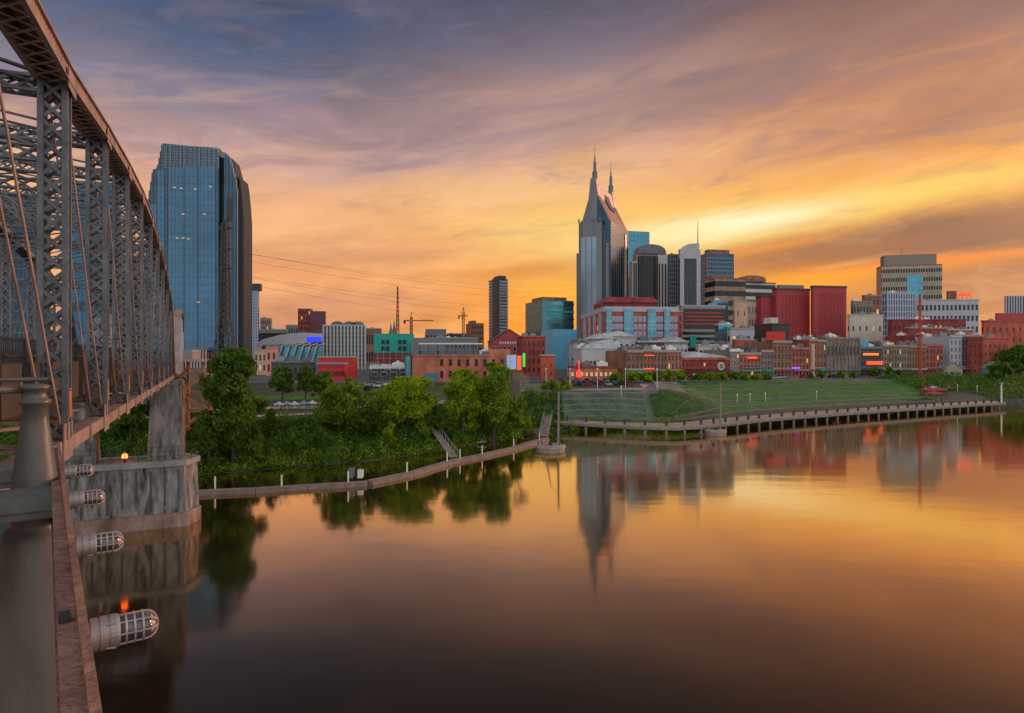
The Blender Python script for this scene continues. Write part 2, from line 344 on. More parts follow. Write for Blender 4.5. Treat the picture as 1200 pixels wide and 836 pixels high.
wm = bpy.data.materials.new('river_water'); wm.use_nodes = True; n = wm.node_tree; n.nodes.clear()
t = n.nodes.new('ShaderNodeTexCoord'); mp = n.nodes.new('ShaderNodeMapping'); mp.inputs['Scale'].default_value = (.35,.9,1)
no = n.nodes.new('ShaderNodeTexNoise'); no.inputs['Scale'].default_value = .22; no.inputs['Detail'].default_value = 3; bp = n.nodes.new('ShaderNodeBump'); bp.inputs['Strength'].default_value = .035; bp.inputs['Distance'].default_value = .5
n.links.new(t.outputs['Object'], mp.inputs[0]); n.links.new(mp.outputs[0], no.inputs['Vector']); n.links.new(no.outputs['Fac'], bp.inputs['Height'])
gl_ = n.nodes.new('ShaderNodeBsdfGlossy'); gl_.inputs['Color'].default_value = (1.0,.79,.58,1); gl_.inputs['Roughness'].default_value = .08; n.links.new(bp.outputs[0], gl_.inputs['Normal'])
df = n.nodes.new('ShaderNodeBsdfDiffuse'); df.inputs['Color'].default_value = (.020,.014,.009,1)
lw = n.nodes.new('ShaderNodeLayerWeight'); lw.inputs['Blend'].default_value = .5
cr = n.nodes.new('ShaderNodeValToRGB'); cr.color_ramp.interpolation = 'B_SPLINE'
for p_, v_ in ((.25,.02),(.45,.035),(.56,.11),(.66,.31),(.76,.68),(.86,.95)):
    e_ = cr.color_ramp.elements.new(p_); e_.color = (v_,v_,v_,1)
cr.color_ramp.elements[0].color = (.02,.02,.02,1); cr.color_ramp.elements[-1].color = (1,1,1,1)
mx = n.nodes.new('ShaderNodeMixShader'); o_ = n.nodes.new('ShaderNodeOutputMaterial')
n.links.new(lw.outputs['Facing'], cr.inputs[0]); n.links.new(cr.outputs[0], mx.inputs[0]); n.links.new(df.outputs[0], mx.inputs[1]); n.links.new(gl_.outputs[0], mx.inputs[2]); n.links.new(mx.outputs[0], o_.inputs[0])
m = MB(); m.add([(-6000,-6000,0),(6000,-6000,0),(6000,3400,0),(-6000,3400,0)], [(0,1,2,3)]); tag(m.build('river_water', wm), kind='structure')
G0 = 8.9
# ------------------------------------------------------------------ building tools
LIT = glow('lit_window', (1.0,.62,.28), .55)
def bfit(xl, xc, xr, yt, Y, deg, depth=20, base=G0):
    th = R(deg); k = (xc-CX)/F; kl = (xl-CX)/F; kr = (xr-CX)/F; cx = k*Y
    w = (kr*Y-cx)/(cos(th)-kr*sin(th)); d = depth
    if xl < xc: d = (kl*Y-cx)/(-sin(th)-kl*cos(th))
    return (cx, Y, base), th, abs(w), abs(d), ZT(yt, Y)-base
def win_mesh(w, h, fr, gl, sill=True, arch=False):
    m = MB(); t = min(.09, w*.08); m.box((-w/2,-.03,0),(w/2,.12,h), 1)
    for a, b_ in (((-w/2-t,-.10,-t),(-w/2,.02,h+t)), ((w/2,-.10,-t),(w/2+t,.02,h+t)), ((-w/2,-.10,h),(w/2,.02,h+t*2.6)), ((-w/2,-.06,h*.5-t*.25),(w/2,-.031,h*.5+t*.25))): m.box(a, b_)
    if sill: m.box((-w/2-t*1.6,-.22,-t),(w/2+t*1.6,.02,0))
    me = bpy.data.meshes.new('window'); me.from_pydata(m.v, [], m.f); me.materials.append(fr); me.materials.append(gl); me.polygons.foreach_set('material_index', m.mi); return me, m
def windows(root, places, w, h, fr=C_beige, gl=G_win, limit=100):
    """places: (x, y, z, rot) on the walls; one object per window, past the limit one stuff mesh"""
    me, mb = win_mesh(w, h, fr, gl); lit = None
    for i, (x,y,z,r) in enumerate(places[:limit]):
        if random.random() < .035:
            if lit is None: lit = me.copy(); lit.materials[1] = LIT
            inst('window', lit, root, (x,y,z), r)
        else: inst('window', me, root, (x,y,z), r)
    if len(places) > limit:
        q = MB()
        for x,y,z,r in places[limit:]:
            c, s = cos(r), sin(r); b0 = len(q.v)
            q.v += [(x+a*c-b_*s, y+a*s+b_*c, z+e) for a,b_,e in mb.v]; q.f += [tuple(b0+i for i in f) for f in mb.f]; q.mi += mb.mi
        tag(q.build('windows', [fr, gl], root), kind='stuff')
def grid(w, d, h, nb, nf, z0=1.2, top=1.2, side=True, wh=None, m=.5):
    pl = []; fh = (h-z0-top)/nf; bw = w/nb
    for f in range(nf-1, -1, -1):
        for i in range(nb): pl.append(((i+.5)*bw, 0, z0+f*fh+fh*.18, 0))
    if side:
        ns = max(1, int(d/bw)); bs = d/ns
        for f in range(nf-1, -1, -1):
            for i in range(ns): pl.append((0, (i+.5)*bs, z0+f*fh+fh*.18, -pi/2))
    return pl, bw, fh
def roof_bits(root, w, d, h, n, ms=(C_roof, White, Steel)):
    for i in range(n):
        s = random.uniform(.8, 2.2); x = random.uniform(.12,.85)*w; y = random.uniform(.1,.8)*d
        m = MB(); m.box((x-s,y-s*.6,h),(x+s,y+s*.6,h+s*.7)); m.box((x-s*.6,y-s*.4,h+s*.7),(x+s*.6,y+s*.4,h+s*.85))
        m.tube((x,y,h+s*.85),(x,y,h+s*1.1), s*.25, n=8); m.build('roof_unit', random.choice(ms), root)
def building(name, label, cat, xl, xc, xr, yt, Y, deg=12, depth=20, wall=B_red, style='punch', nb=6, nf=3, ww=.5, wh=.55, fr=C_beige, gl=G_win,
             cornice=True, bits=2, base=G0, group=None, ph=None, z0=1.2, top=1.2, side=True, lim=100):
    loc, th, w, d, h = bfit(xl, xc, xr, yt, Y, deg, depth, base)
    r = thing(name, label, cat, loc, th, group)
    if style == 'curtain':
        MB().box((0,0,0),(w,d,h)).build('curtain_wall', gl, r)
        g = MB(); fh = h/nf; bw = w/nb
        for i in range(nb+1): g.box((i*bw-.09,-.16,0),(i*bw+.09,-.002,h))
        for f in range(nf+1): g.box((0,-.13,f*fh-.18),(w,-.003,f*fh+.18))
        ns = max(1, int(d/bw))
        for i in range(ns+1): g.box((-.16,i*d/ns-.09,0),(-.002,i*d/ns+.09,h))
        for f in range(nf+1): g.box((-.13,0,f*fh-.18),(-.003,d,f*fh+.18))
        g.build('mullion_grid', fr, r)
    else:
        MB().box((0,0,0),(w,d,h)).build('wall', wall, r)
    if style == 'punch':
        pl, bw, fh = grid(w, d, h, nb, nf, z0, top, side); windows(r, pl, bw*ww, fh*wh, fr, gl, lim)
    elif style == 'ribbon':
        fh = (h-z0-top)/nf
        for f in range(nf): MB().box((-.06,-.06,z0+f*fh+fh*.3),(w+.06,d+.06,z0+f*fh+fh*(.3+wh))).build('window_band', gl, r)
    elif style == 'fins':
        bw = w/nb; MB().box((-.04,-.04,z0),(w+.04,d+.04,h-top)).build('glazing', gl, r)
        me = MB().box((-bw*(1-ww)/2,-.5,0),(bw*(1-ww)/2,-.045,h-top*.4))
        o = me.build('fin', fr, r); o.location = (0,0,0); o.location.x = 0
        for i in range(1, nb+1): inst('fin', o.data, r, (i*bw,0,0))
        ns = max(1, int(d/bw))
        for i in range(ns+1): inst('fin', o.data, r, (0,i*d/ns,0), -pi/2)
        sp = MB(); fh = (h-z0-top)/nf
        for f in range(nf): sp.box((-.09,-.09,z0+f*fh),(w+.09,d+.09,z0+f*fh+fh*.28))
        sp.build('spandrel_bands', wall, r)
    if cornice:
        MB().box((-.35,-.35,h-.5),(w+.35,d+.35,h-.1)).box((-.2,-.2,h-.1),(w+.2,d+.2,h+.25)).build('cornice', fr if style != 'curtain' else C_grey, r)
    if ph:
        for (a, b_, hh, pm) in ph: MB().box((w*a,d*.25,h+.25),(w*b_,d*.8,h+hh)).build('penthouse', pm, r)
    if bits: roof_bits(r, w, d, h+.25, bits)
    return r, w, d, h
def W(root, m, name, mt, **k): return m.build(name, mt, root, world=True, **k)
# ================================================================== TOWERS
# glass tower on the left bank
def glass_tower():
    Y = 350; loc, th, w, d, h = bfit(172, 172, 292, 168, Y, 6, 40)
    r = thing('glass_tower', 'tall blue curtain glass tower with stepped tapering top, beside the bridge', 'office tower', loc, th)
    s = w/(292-172); X = lambda p: (p-172)*s
    def Z(py, p):
        x = X(p); Yp = Y+x*sin(th); return ZT(py, Yp)-G0
    mats = [G_blue, C_dark, G_blue2]
    main = [(X(172),0),(X(256.5),0),(X(256.5),Z(174,256)),(X(190),Z(168,190)),(X(184),Z(197,184)),(X(179),Z(199,179)),(X(172),Z(244,172))]
    MB().prism(main, 0, 24).build('curtain_wall', [G_blue], r)
    MB().box((X(256.6),5,0),(X(261.9),16,Z(182,259))).box((X(257.2),3.4,Z(258,258)),(X(261.5),4.98,Z(215,258))).build('recess_slot', C_dark, r)
    blade = [(X(262),0),(X(278),0),(X(278),Z(225,278)),(X(275.5),Z(208,275)),(X(269),Z(184,269)),(X(262),Z(177,262))]
    MB().prism(blade, 1.0, 17, mi=0, mside=[0,1,1,1,1,0]).build('glass_blade', [G_blue, B_char], r)
    stone = [(X(278.1),0),(X(283.5),0),(X(283.5),Z(256,284)),(X(282),Z(235,282)),(X(280),Z(215,280)),(X(278.1),Z(205,279))]
    MB().prism(stone, 3.0, 19).build('stone_side', mat('dark_precast', (.035,.038,.05), .7, var=.15, scale=.2, stretch=(1,1,3)), r)
    MB().box((X(266.5),-.7,Z(258,270)),(X(271.5),.98,Z(232,270))).box((X(261.5),-.4,Z(392,263)),(X(267),.97,Z(258,263))).build('dark_slot', C_dark, r)
    # facade steps: slightly proud vertical bays
    for k,(a,b_,yt) in enumerate(((176,184,240),(184.5,193,200),(198,215,196),(217,231,196),(233.5,252,196))):
        MB().box((X(a),-.9,6),(X(b_),-.004,Z(yt,a))).build('projecting_bay', G_blue, r)
    g = MB(); nb = 66
    for i in range(nb+1):
        p = 172+(278-172)*i/nb
        if 256.4 < p < 262: continue
        zt = np.interp(p, [172,179,184,190,256,262,270,277,281],[Z(244,172),Z(199,179),Z(197,184),Z(168,190),Z(174,256),Z(177,262),Z(184,270),Z(212,277),Z(250,281)])
        x = X(p); g.box((x-.07,-1.12 if p < 256 else -.3,9),(x+.07,(-.003 if p < 256 else .99),zt-.3))
    g.build('vertical_fins', mat('fin_metal', (.26,.34,.42), .35, .6, var=.1), r)
    g = MB(); fz = 9; 
    while fz < Z(200,200): 
        g.box((X(184),-.96,fz),(X(252),-.005,fz+.42)); fz += 3.95
    g.build('floor_lines', G_blue2, r)
    # open crown screen
    g = MB()
    for i in range(30): x = X(191)+(X(256)-X(191))*i/29; g.box((x-.1,-.5,Z(197,200)),(x+.1,-.006,Z(171,200)))
    for k in range(9): z = Z(197,200)+k*(Z(171,200)-Z(197,200))/8; g.box((X(191),-.42,z-.12),(X(256),-.008,z+.12))
    g.build('crown_screen', mat('crown_metal', (.42,.46,.50), .4, .5, var=.1), r)
    for i, (px, py) in enumerate([(205,221),(213,222),(229,223),(247,220),(215,252),(240,252),(208,280),(215,280),(221,281),(233,355)]):
        z = Z(py, px); MB().box((X(px)-.7,-1.16,z),(X(px)+.7,-.97,z+.5)).build('lit_window', LIT, r)
    # colonnade at the foot
    p = MB(); p.box((X(176),-9,0),(X(250),-1.2,3)); p.box((X(176),-9.4,12.2),(X(250),-1.2,14)); p.build('podium', C_grey, r)
    MB().box((X(177),-7.5,3),(X(249),-1.3,12.2)).build('podium_glazing', G_black, r)
    col = MB().box((-.35,-.35,3),(.35,.35,12.2)).build('column', C_lav, r); col.location = (X(178),-8.9,0)
    for i in range(1,22): inst('column', col.data, r, (X(178)+i*(X(248)-X(178))/21,-8.9,0))
    MB().box((X(272),-8,0),(X(285),-.5,10)).box((X(272),-6,10.003),(X(285),-.5,12.5)).build('entrance_block', C_peach, r)
    MB().box((X(254),-8,0),(X(273),-.5,8)).build('side_annex', C_dark, r)
glass_tower()
# twin spired stone and glass tower
def spire_tower():
    Y = 600; loc, th, w, d, h = bfit(678, 678, 727, 270, Y, -25, 60)
    r = thing('spired_tower', 'tall stone and glass tower with two needle spires and a sloping peach roof', 'skyscraper', loc, th)
    k = w/(727-678); X = lambda p: (p-678)*k
    def Z(py, p): return ZT(py, Y+X(p)*sin(th))-G0
    stone = mat('tower_stone', (.17,.185,.20), .5, .2, var=.2, scale=.08, stretch=(1,1,.3))
    peach = mat('orange_lit_roof', (.40,.21,.16), .5, .25, var=.12, scale=.05)  # orange light on the roof slope is put into its colour
    navy = mat('navy_tower_glass', (.022,.055,.085), .14, .75, var=.3, scale=.04, stretch=(1,1,2))
    ze = Z(259,716)
    prof = [(X(678.5),0),(X(716),0),(X(716),ze),(X(701),Z(228,701)),(X(698.6),Z(209,699)),(X(692.2),Z(209,692)),(X(690),Z(233,690)),(X(678.5),Z(272,679))]
    MB().prism(prof, 0, 9, mi=0, mside=[0,1,2,2,0,0,0,0]).build('front_gable', [stone, navy, peach], r)
    dd = 62
    prof2 = [(X(678.5),0),(X(716),0),(X(716),ze),(X(701),Z(230,701)),(X(698.6),Z(214,699)),(X(693.5),Z(214,693)),(X(690),Z(234,690)),(X(678.5),Z(272,679))]
    MB().prism(prof2, 9.01, dd-9, mi=0, mside=[0,1,2,2,0,0,0,0]).build('main_block', [stone, navy, peach], r)
    MB().prism(prof, dd-8.99, dd, mi=0, mside=[0,1,2,2,0,0,0,0]).build('rear_gable', [stone, navy, peach], r)
    MB().prism([(X(706),0),(X(715.9),0),(X(715.9),ze-.8),(X(700.5),Z(231,701)),(X(700.5),Z(262,701)),(X(706),Z(262,706))], -.25, -.003).build('corner_glass', navy, r)
    for i in range(8): MB().box((X(716)+.003,3+i*7.4,0),(X(716)+.2,3.4+i*7.4,ze-1)).build('side_fin', C_grey, r)
    MB().box((X(716)+.003,dd-14,0),(X(716)+.9,dd-10,ze-4)).build('side_pier', mat('pale_bronze', (.55,.38,.25), .5, .2, var=.1), r)
    MB().prism([(X(699),Z(219,699)),(X(702.6),Z(230,702)),(X(707),Z(239,707)),(X(700),Z(243,700))], 24, 40).build('roof_arch', C_dark, r)
    MB().prism([(X(715.2),ze-.6),(X(716.6),ze+.1),(X(702),Z(229.3,701)),(X(701.2),Z(230.5,701))], -1.2, -.26).build('gable_coping', peach, r)
    # octagonal bay in front, battlemented
    def bay(x0, x1, dep, z1): 
        c = (x1-x0)*.22; return MB().plan([(x0,-.01),(x0,-dep*.6),(x0+c,-dep),(x1-c,-dep),(x1,-dep*.6),(x1,-.01)], 0, z1)
    zb = Z(262,690); bay(X(680),X(707),7,zb).build('octagonal_bay', stone, r)
    for i in range(9):
        x = X(681)+i*(X(706)-X(681))/8; MB().box((x-.6,-6.8,zb),(x+.6,-5.4,zb+3.2 if i%2==0 else zb+1.4)).build('battlement', stone, r)
    gl = MB(); 
    for a,b_ in ((684,689.2),(690.3,696),(697,702)): gl.box((X(a),-7.12,10),(X(b_),-7.003,zb-14))
    gl.build('bay_glazing', mat('grey_glass', (.16,.21,.26), .15, .6, var=.2, scale=.05), r)
    bay(X(710.5),X(714),2.2,Z(285,714)).build('slim_bay', stone, r)
    MB().box((X(708.2),-1.0,0),(X(709),-.26,Z(268,709))).build('glass_fin', stone, r)
    g = MB(); z = 8
    while z < zb-2: g.box((X(707.2),-.34,z),(X(715.6),-.253,z+.35)); z += 4
    g.box((X(707.0),-.36,6),(X(707.5),-.252,zb-2))
    g.build('floor_lines', C_grey, r)
    # lower shoulders
    MB().box((X(675),1,0),(X(678.4),dd-6,Z(297,676))).build('left_shoulder', stone, r)
    g = MB()
    for i in range(6): g.box((X(674.8),3+i*9,8),(X(675)-.006,7+i*9,Z(300,676)-2))
    g.build('shoulder_glazing', G_blue2, r)
    for y in (4.5, dd-4.5):
        xc = X(695.6); zs = Z(214,695); m = MB()
        m.lathe((xc,y,zs-14), [(3.6,0),(3.4,13),(2.6,13.2),(2.5,25),(1.5,25.2),(1.4,34),(.8,34.3),(.6,39),(.3,39.2),(.12,50)], n=8); m.build('spire', mat('spire_metal', (.13,.15,.17), .4, .5, var=.1), r)
        MB().box((xc-3.6,y-4.8,zs-34),(xc+3.6,y+3,zs-14)).plan([(xc-3.6,y-4.8),(xc+3.6,y-4.8),(xc+3.6,y+3),(xc-3.6,y+3)], zs-13.99, zs-2, top=.7).build('spire_base', stone, r)
spire_tower()
r,*_ = building('glass_office_tower','square blue glass tower rising just right of the spired tower','office tower',733,736,761,271,820,12,style='curtain',nb=12,nf=28,gl=G_sky,fr=C_grey,bits=0,cornice=False)
# domed tower: dark glass core between white stone flanks
def domed_tower():
    loc, th, w, d, h = bfit(737, 741, 785, 297, 650, 10); r = thing('domed_tower','dark glass tower with barrel domed top between pale stone flanks, right of the spired tower','office tower',loc,th)
    MB().box((w*.10,.5,0),(w*.98,d,h)).build('wall', C_beige, r)
    MB().box((0,0,0),(w*.14,d*.9,h-8)).build('left_flank', C_white, r); MB().box((w*.66,-.6,0),(w,d*.8,h)).build('right_flank', C_white, r)
    MB().plan([(w*.15,.49),(w*.15,-3),(w*.27,-5.5),(w*.52,-5.5),(w*.655,-3),(w*.655,.49)],0,h-3).build('glass_core', G_black, r)
    n = 12; pr = [(w*.12+w*.76*(.5-.5*cos(pi*i/n)), h+.02+9.5*sin(pi*i/n)**.7) for i in range(n+1)]
    MB().prism(pr, -2, d*.8).build('barrel_dome', mat('dome_metal',(.12,.13,.15),.4,.4,var=.2), r)
    for x in (.03,.08,.70,.78,.86,.94): MB().box((w*x,-.75,14),(w*x+1.2,-.605 if x > .5 else -.01,h-10)).build('window_strip', G_win, r)
    for i in range(6): MB().box((w*.17+i*w*.08,-5.9,4),(w*.17+i*w*.08+.5,-5.51,h-4)).build('mullion', C_dark, r)
domed_tower()
building('office_tower','slim grey tower of dark glass between the domed tower and the tower with the antenna','office tower',783,785,798,298,640,10,style='fins',nb=6,nf=24,wall=C_grey,fr=C_grey,gl=G_blue2,ww=.6,bits=1)
def antenna_tower():
    loc, th, w, d, h = bfit(795, 797, 821, 292, 620, 10); r = thing('antenna_tower','pale stone tower with dark recessed centre and one tall thin antenna','office tower',loc,th)
    MB().box((0,0,0),(w,d,h)).build('wall', C_lav, r); MB().box((w*.2,-.12,6),(w*.8,-.005,h-9)).build('glazing', G_black, r)
    MB().box((-.14,d*.2,6),(-.005,d*.8,h-9)).build('side_glazing', G_black, r)
    for i in range(7): MB().box((w*(.26+.08*i),-.4,6),(w*(.26+.08*i)+.35,-.125,h-9)).build('mullion', C_grey, r)
    MB().prism([(w*.08,h),(w*.2,h+3),(w*.45,h+5.5),(w*.96,h+6.5),(w*.96,h)], 1, d*.9).build('crown', C_lav, r)
    MB().tube((w*.9,d*.4,h+6.4),(w*.9,d*.4,h+30),.5,.12,8).build('antenna', SteelD, r)
antenna_tower()
building('glass_office_tower','blue grey glass tower with flat dark cap and stone corner, right of the antenna tower','office tower',821,829,860,297,700,12,style='curtain',nb=16,nf=26,gl=G_blue2,fr=C_lav,bits=1,ph=[(.1,.9,5,B_brown)])
building('office_block','brown stone office block with dark window ribbons below the blue grey glass tower','office building',826,838,874,326,520,12,style='ribbon',nf=9,wall=B_tan,gl=G_win,fr=B_brown,ph=[(.0,.5,2,B_brown)])
r,w,d,h = building('office_block','striped white and black office block with a round brown rooftop drum','office building',860,873,909,331,600,12,style='ribbon',nf=11,wall=C_white,gl=G_win,fr=C_dark,bits=0)
MB().lathe((w*.38,d*.5,h+.25), [(w*.42,0),(w*.42,3.5),(w*.38,5.5),(w*.2,7)], n=28).build('rooftop_drum', B_brown, r)
building('office_block','small peach rendered block with blank front below the brown office block','office building',859,861,876,352,420,12,depth=14,wall=C_peach,style='punch',nb=2,nf=4,ww=.15,wh=.3,bits=0)
building('office_block','small cream block with narrow dark window slots beside the red windowless boxes','office building',876,877,890,353,470,12,depth=14,wall=C_cream,style='punch',nb=4,nf=5,ww=.25,wh=.5,bits=0)
# windowless maroon box buildings
def ribbed_box(label, xl, xc, xr, yt, Y, deg, ribs, extra=None):
    loc, th, w, d, h = bfit(xl,xc,xr,yt,Y,deg,26); r = thing('ribbed_box_building', label, 'commercial building', loc, th, 'maroon windowless blocks')
    MB().box((0,0,0),(w,d,h)).build('wall', B_mar, r)
    rm = MB().box((-.28,-.32,1.5),(.28,-.005,h-5)).build('rib', B_mar, r); rm.location = (w*.2,0,0)
    for i in range(1, ribs): inst('rib', rm.data, r, (w*(.2+.7*i/(ribs-1)),0,0))
    for i in range(3): inst('rib', rm.data, r, (0,d*(.3+.2*i),0), -pi/2)
    MB().box((-.3,-.3,h-1.2),(w+.3,d+.3,h+.2)).build('parapet', mat('dark_maroon',(.14,.03,.04),.6,var=.1), r); return r,w,d,h
r,w,d,h = ribbed_box('leftmost and lowest maroon windowless block with plain flank', 886, 892, 906, 347, 450, 10, 2)
r,w,d,h = ribbed_box('middle maroon windowless block with a grey plant room along its roof', 905, 910, 949, 338, 446, 10, 8)
MB().box((w*.1,d*.2,h+.25),(w*.85,d*.8,h+2.6)).build('plant_room', C_grey, r)
for i in range(5): MB().box((-.1,d*.5,12+i*5),(-.004,d*.5+1.6,15+i*5)).build('window', C_cream, r)
ribbed_box('rightmost maroon windowless block with closely spaced vertical ribs', 950, 953, 992, 335, 440, 10, 11)
# right cluster
r,w,d,h = building('hotel_tower','large beige concrete hotel slab with set back rooftop storey, tallest building on the right','hotel',1027,1033,1104,312,700,-14,style='ribbon',nf=11,wall=mat('hotel_beige',(.40,.33,.27),.8,var=.12,scale=.1),gl=G_win,fr=B_brown,bits=0,wh=.42)
MB().box((w*.06,3,h+.2),(w*.93,d*.9,h+12)).build('rooftop_storey', mat('hotel_brown',(.26,.21,.18),.8,var=.1), r); MB().tube((w*.35,4,h+12),(w*.35,4,h+20),.25,.1,6).build('antenna', SteelD, r)
for i in range(24): MB().box((w*(i+.5)/24-.35,-.35,h*.2),(w*(i+.5)/24+.35,-.065,h-4)).build('pier', C_beige, r)
MB().box((w*.42,-.5,h*.62),(w*.68,-.36,h*.9)).build('reflective_panel', G_sky, r)
building('office_tower','narrow blue glass office slab striped with pale fins, in front of the beige hotel','office building',1034,1040,1072,343,480,8,style='fins',nb=11,nf=12,wall=C_lav,fr=C_lav,gl=G_blue,ww=.6,wh=.6,bits=1)
r,w,d,h = building('office_block','pale grey office block with a regular grid of windows and a red rooftop sign','office building',1071,1074,1147,352,500,-8,wall=C_lav,style='punch',nb=15,nf=6,fr=C_lav,ww=.55,wh=.5,lim=90,bits=1,ph=[(.52,.66,7,B_brown)])
s = thing('rooftop_sign','glowing red rooftop sign on the pale grey office block','sign',tuple(Matrix.Translation(r.location)@Matrix.Rotation(R(-8),4,'Z')@Vector((w*.70,3,h+.3))),R(-8))
m = MB()
for i in range(8): m.box((i*1.25,-.3,2.0+.5*(i%2)),(i*1.25+.8,0,5.4-.4*(i%3)))
m.build('lettering', glow('neon_red',(1,.04,.03),1.6), s); m = MB()
for i in range(4): m.box((.5+i*3,0,0),(.7+i*3,.2,5))
m.box((0,.05,3.2),(10,.2,3.5)); m.build('frame', SteelD, s)
building('office_block','cream rendered block with a few small square windows, right of the maroon blocks','office building',993,996,1035,369,420,10,wall=C_cream,style='punch',nb=5,nf=3,ww=.22,wh=.28,fr=C_cream,bits=3)
building('apartment_block','lilac brown apartment block with window grid behind the cream block','apartment building',997,1000,1022,353,560,10,wall=B_grey,nb=6,nf=5,ww=.55,wh=.5,bits=1)
building('apartment_block','taller brown apartment block stepping up behind the cream block','apartment building',1010,1013,1035,346,600,10,wall=B_brown,nb=5,nf=7,ww=.5,wh=.5,bits=1)
building('office_block','dark office block with white vertical stripes at the right edge of the skyline','office building',1178,1179,1222,347,600,-6,style='fins',nb=14,nf=8,wall=C_dark,fr=C_lav,gl=G_win,ww=.5,bits=0)
# left and centre distance
r,w,d,h = building('residential_tower','slim silver blue tower with a dark overhanging cap right of the blue glass tower','apartment tower',288,290,302,341,700,8,style='fins',nb=6,nf=24,wall=C_lav,fr=C_lav,gl=G_blue,ww=.6,bits=0)
MB().box((-1,-1,h+.3),(w+3,d,h+8)).build('rooftop_cap', C_dark, r)
building('office_block','small distant grey office block right of the silver blue tower','office building',303,305,317,373,900,10,nb=5,nf=7,wall=B_grey,ww=.6,bits=1)
building('office_block','low distant pale block half hidden behind the arena roof','office building',333,335,349,381,900,10,nb=5,nf=4,wall=C_grey,ww=.6,bits=1)
building('apartment_block','left half of a twin brick tower, brown with an open roof frame','apartment building',346,349,364,362,800,10,nb=5,nf=10,wall=B_dkred,fr=B_dkred,ww=.45,bits=0)
building('apartment_block','right half of a twin tower, brick frame around dark glass','apartment building',363,364.5,381,365,795,10,nb=7,nf=9,wall=B_dkred,gl=G_blue2,style='fins',fr=B_dkred,ww=.6,bits=0)
r,w,d,h = building('striped_hotel','long pale hotel with tall white fins and arched rooftop bays behind the red low building','hotel',375,379,428,381,450,12,style='fins',nb=12,nf=9,wall=C_grey,fr=C_white,gl=G_black,ww=.5,wh=.5,bits=0)
for x in (.33,.62,.82):
    pr = [(w*x+4.5*cos(pi*i/8), h+.25+2.6*sin(pi*i/8)) for i in range(9)]; MB().prism(pr, 1, d*.6).build('rooftop_arch', C_grey, r)
def arena():
    loc, th, w, d, h = bfit(298, 300, 378, 404, 420, 12, 45); r = thing('arena','low arena with silver curved roof and white leaning ribs over blue glass','arena',loc,th)
    MB().box((0,4,0),(w,d,h-1)).build('glass_wall', G_sky, r)
    pr = [(0,h-1),(w,h+2),(w,h+7.5),(w*.7,h+8.2),(w*.35,h+6.5),(w*.1,h+3.4),(0,h+.6)]; MB().prism(pr, 0, d).build('curved_roof', mat('silver_roof',(.5,.47,.52),.5,.2,var=.15,scale=.1), r)
    for i in range(9):
        x = w*(.08+.105*i); m = MB()
        for k in range(6): 
            a = k/5*pi/2; b_ = (k+1)/5*pi/2
            if k < 5: m.beam((x-5*(1-sin(a)),-3*cos(a),h*.98*sin(a)),(x-5*(1-sin(b_)),-3*cos(b_),h*.98*sin(b_)),.7)
        m.beam((x,0,h*.98),(x+5,-.6,h+1),.7); m.build('rib', C_white, r)
    MB().box((w*.76,-.5,h+1.8),(w*.985,-.05,h+5.2)).build('led_band', glow('led_blue',(.02,.05,.9),1.1), r)
arena()
building('low_block','long low slate coloured building behind the arena roof','commercial building',302,303,336,386,620,8,style='ribbon',nf=2,wall=C_grey,bits=2)
# dark slender tower
r,w,d,h = building('apartment_tower','isolated dark slender tower with stacked balconies, left of the spired tower','apartment tower',573,582,595,327,900,24,style='ribbon',nf=27,wall=mat('tower_charcoal',(.06,.055,.07),.5,var=.1),gl=mat('balcony_pale',(.26,.26,.31),.4,var=.2,scale=.05),fr=C_dark,bits=0,wh=.5)
MB().box((w*.0-.4,-.5,0),(w*.22,d*.5,h+2)).build('dark_corner', C_dark, r); MB().box((w*.25,2,h),(w*.9,d*.7,h+5)).build('penthouse', C_dark, r)
for i in range(1,24): MB().box((w*.36,-1.0,i*h/24),(w+.8,-.08,i*h/24+.9)).build('balcony', mat('balcony_slab',(.34,.32,.33),.6,var=.1), r)
building('apartment_block','small brown stepped tower left of the dark slender tower','apartment building',546,553,567,379,850,18,nb=6,nf=7,wall=B_brown,fr=B_brown,ww=.5,bits=1,ph=[(.1,.5,4,B_brown)])
r,w,d,h = building('glass_office','green glass office block with stepped dark roof, left of the spired tower','office building',616,636,672,352,600,20,style='curtain',nb=14,nf=9,gl=G_teal,fr=C_grey,bits=0)
MB().box((w*.1,d*.2,h+.3),(w*.9,d*.8,h+4)).build('plant_room', B_brown, r)
for i in range(9): MB().box((-.5,-.5,(i+.35)*h/9),(w+.4,-.18,(i+.62)*h/9)).build('spandrel_band', C_teal if i%3 == 1 else G_teal, r)
building('blue_wall_building','flat bright blue wall above a dark brick flank, below the green glass office','commercial building',634,648,676,386,450,16,wall=mat('sky_blue_panel',(.13,.42,.62),.5,var=.1,scale=.1),nb=1,nf=1,ww=.01,wh=.01,bits=0,cornice=False)
for a in ((497,523,386,700,'wide low brown block with a raised roof beside the lattice mast',C_grey),(523,547,391,720,'low dark block behind the tower crane',B_char),(427,446,385,620,'low brown block right of the striped hotel',B_brown),(600,617,396,700,'low block between dark slender tower and green glass office',B_grey),(1104,1124,371,620,'low far block behind the brick warehouses at the right',B_grey)):
    building('low_block', a[4], 'commercial building', a[0],a[0]+2,a[1],a[2],a[3],8,nb=6,nf=2,wall=a[5],bits=2,ww=.6)
